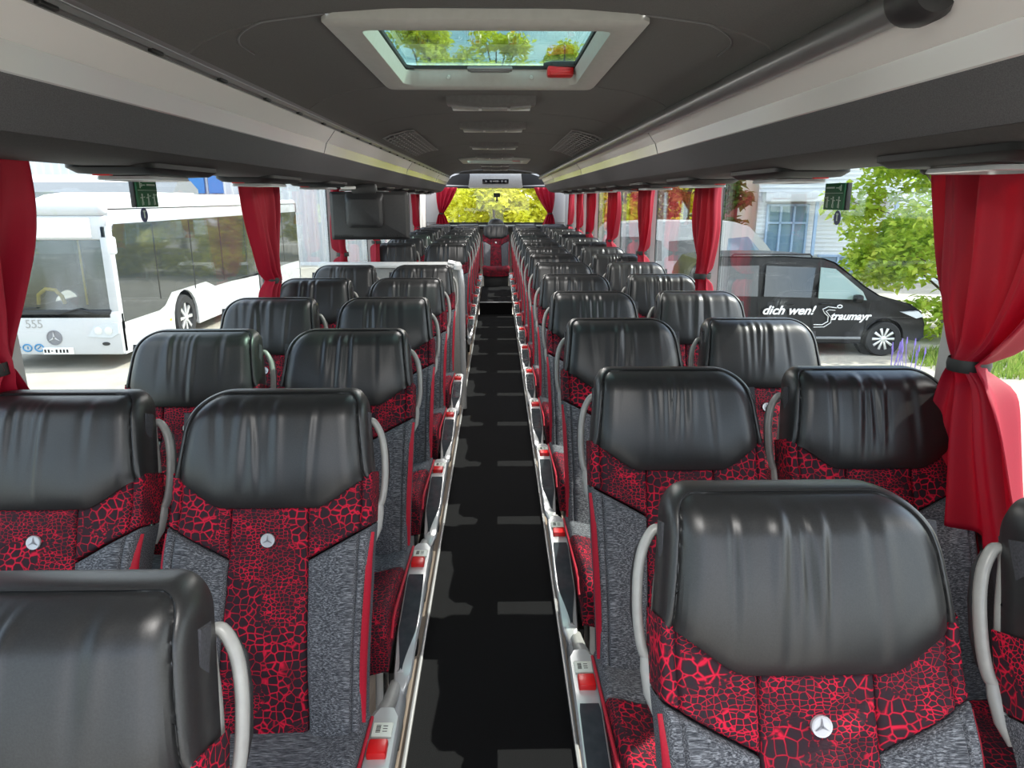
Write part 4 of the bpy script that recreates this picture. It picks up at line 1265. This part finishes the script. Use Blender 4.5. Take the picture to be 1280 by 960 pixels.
m2 = MB(); m2.box((2.4, -.45, 3.05), (4.6, .9, .34), .03); m2.build('canopy', M['buspaint'], root)
for x in (1.95, 4.6):
    m2 = MB(); m2.box((x, -.5, 1.45), (.10, .14, 2.9)); m2.build('post', M['blueframe'], root)

root = empty('brick_building', (10.3, 31.2, GZ), 0, 'red-brown building with a pale diagonal brace beside the clad building', 'building')
mb = MB(); mb.box((1.45, 2, 3.2), (2.9, 4, 6.4)); mb.build('brick_wall', M['brick'], root, 0)
m2 = MB(); m2.box((1.45, -.05, 6.3), (3.1, .3, .3)); m2.tube([(.2, -.06, 3.6), (2.8, -.06, 5.8)], .10, 6); m2.tube([(.2, -.06, 4.6), (1.6, -.06, 3.6)], .08, 6); m2.build('brace', M['buspaint'], root)
m2 = MB(); m2.box((1.4, -.02, 2.2), (1.5, .08, 1.4)); m2.build('window', M['paneblue'], root)

root = empty('ribbed_hall', (-30, 33, GZ), 0, 'large white ribbed hall behind the parked buses', 'building')
mb = MB()
pf = []
w = 25.0; n = 70
for k in range(n):
    x = w * k / n; d = w / n
    pf += [(x, 0), (x + d * .6, 0), (x + d * .68, -.08), (x + d * .92, -.08)]
pf += [(w, 0), (w, 8), (0, 8)]
mb.loft([[Vector((x, y, z)) for x, y in pf] for z in (0, 7.5)]); mb.build('ribbed_wall', M['cladwhite'], root, 0)
for x0, x1 in ((16.3, 17.0), (17.2, 17.8)):
    m2 = MB(); m2.box(((x0 + x1) / 2, -.15, 4.4), (x1 - x0, .16, 2.4)); m2.build('blue_panel', M['bluepanel'], root, 0)
m2 = MB(); m2.box((18.3, -.2, 1.5), (3.4, .2, 3.0), .02); m2.build('roller_gate', M['brick'], root, 0)
# ------------------------------------------------------------------ light, sky, camera
w = bpy.data.worlds.new('World'); S.world = w; w.use_nodes = True
N = w.node_tree.nodes; L = w.node_tree.links
bg = N['Background']; sky = N.new('ShaderNodeTexSky'); sky.sky_type = 'NISHITA'; sky.sun_disc = False
sky.sun_elevation = R(50); sky.sun_rotation = R(105); sky.air_density = 1.2; sky.dust_density = 2.0; sky.ozone_density = 1.2
# broken cloud over the blue
tc = N.new('ShaderNodeTexCoord'); nz = N.new('ShaderNodeTexNoise'); nz.inputs['Scale'].default_value = 3.2; nz.inputs['Detail'].default_value = 7
L.new(tc.outputs['Generated'], nz.inputs['Vector'])
cr = N.new('ShaderNodeValToRGB'); cr.color_ramp.elements[0].position = .46; cr.color_ramp.elements[1].position = .60
L.new(nz.outputs['Fac'], cr.inputs['Fac'])
mx = N.new('ShaderNodeMix'); mx.data_type = 'RGBA'
L.new(cr.outputs['Color'], mx.inputs['Factor']); L.new(sky.outputs[0], mx.inputs['A']); mx.inputs['B'].default_value = (7.0, 7.2, 7.6, 1)
L.new(mx.outputs['Result'], bg.inputs['Color']); bg.inputs['Strength'].default_value = SKY

sd = bpy.data.lights.new('sun', 'SUN'); sd.energy = SUN; sd.angle = R(.6); sd.color = (1, .96, .88)
so = bpy.data.objects.new('sun', sd); COL.objects.link(so)
el, az = R(47.6), R(12)
d = Vector((math.cos(el) * math.cos(az), math.cos(el) * math.sin(az), math.sin(el)))
so.rotation_euler = d.to_track_quat('Z', 'Y').to_euler(); so.location = d * 40

cam = bpy.data.cameras.new('camera'); co = bpy.data.objects.new('camera', cam); COL.objects.link(co)
co.location = (.025, 0, 1.58); co.rotation_euler = (R(90 - 14.8), 0, R(-1.17))
cam.sensor_fit = 'HORIZONTAL'; cam.sensor_width = 36; cam.lens = 880 / 1280 * 36; cam.clip_start = .05; cam.clip_end = 400
S.camera = co
S.view_settings.view_transform = 'Standard'; S.view_settings.look = 'None'; S.view_settings.gamma = 1
S.view_settings.use_curve_mapping = False; S.view_settings.exposure = EXPO
S.render.film_transparent = False
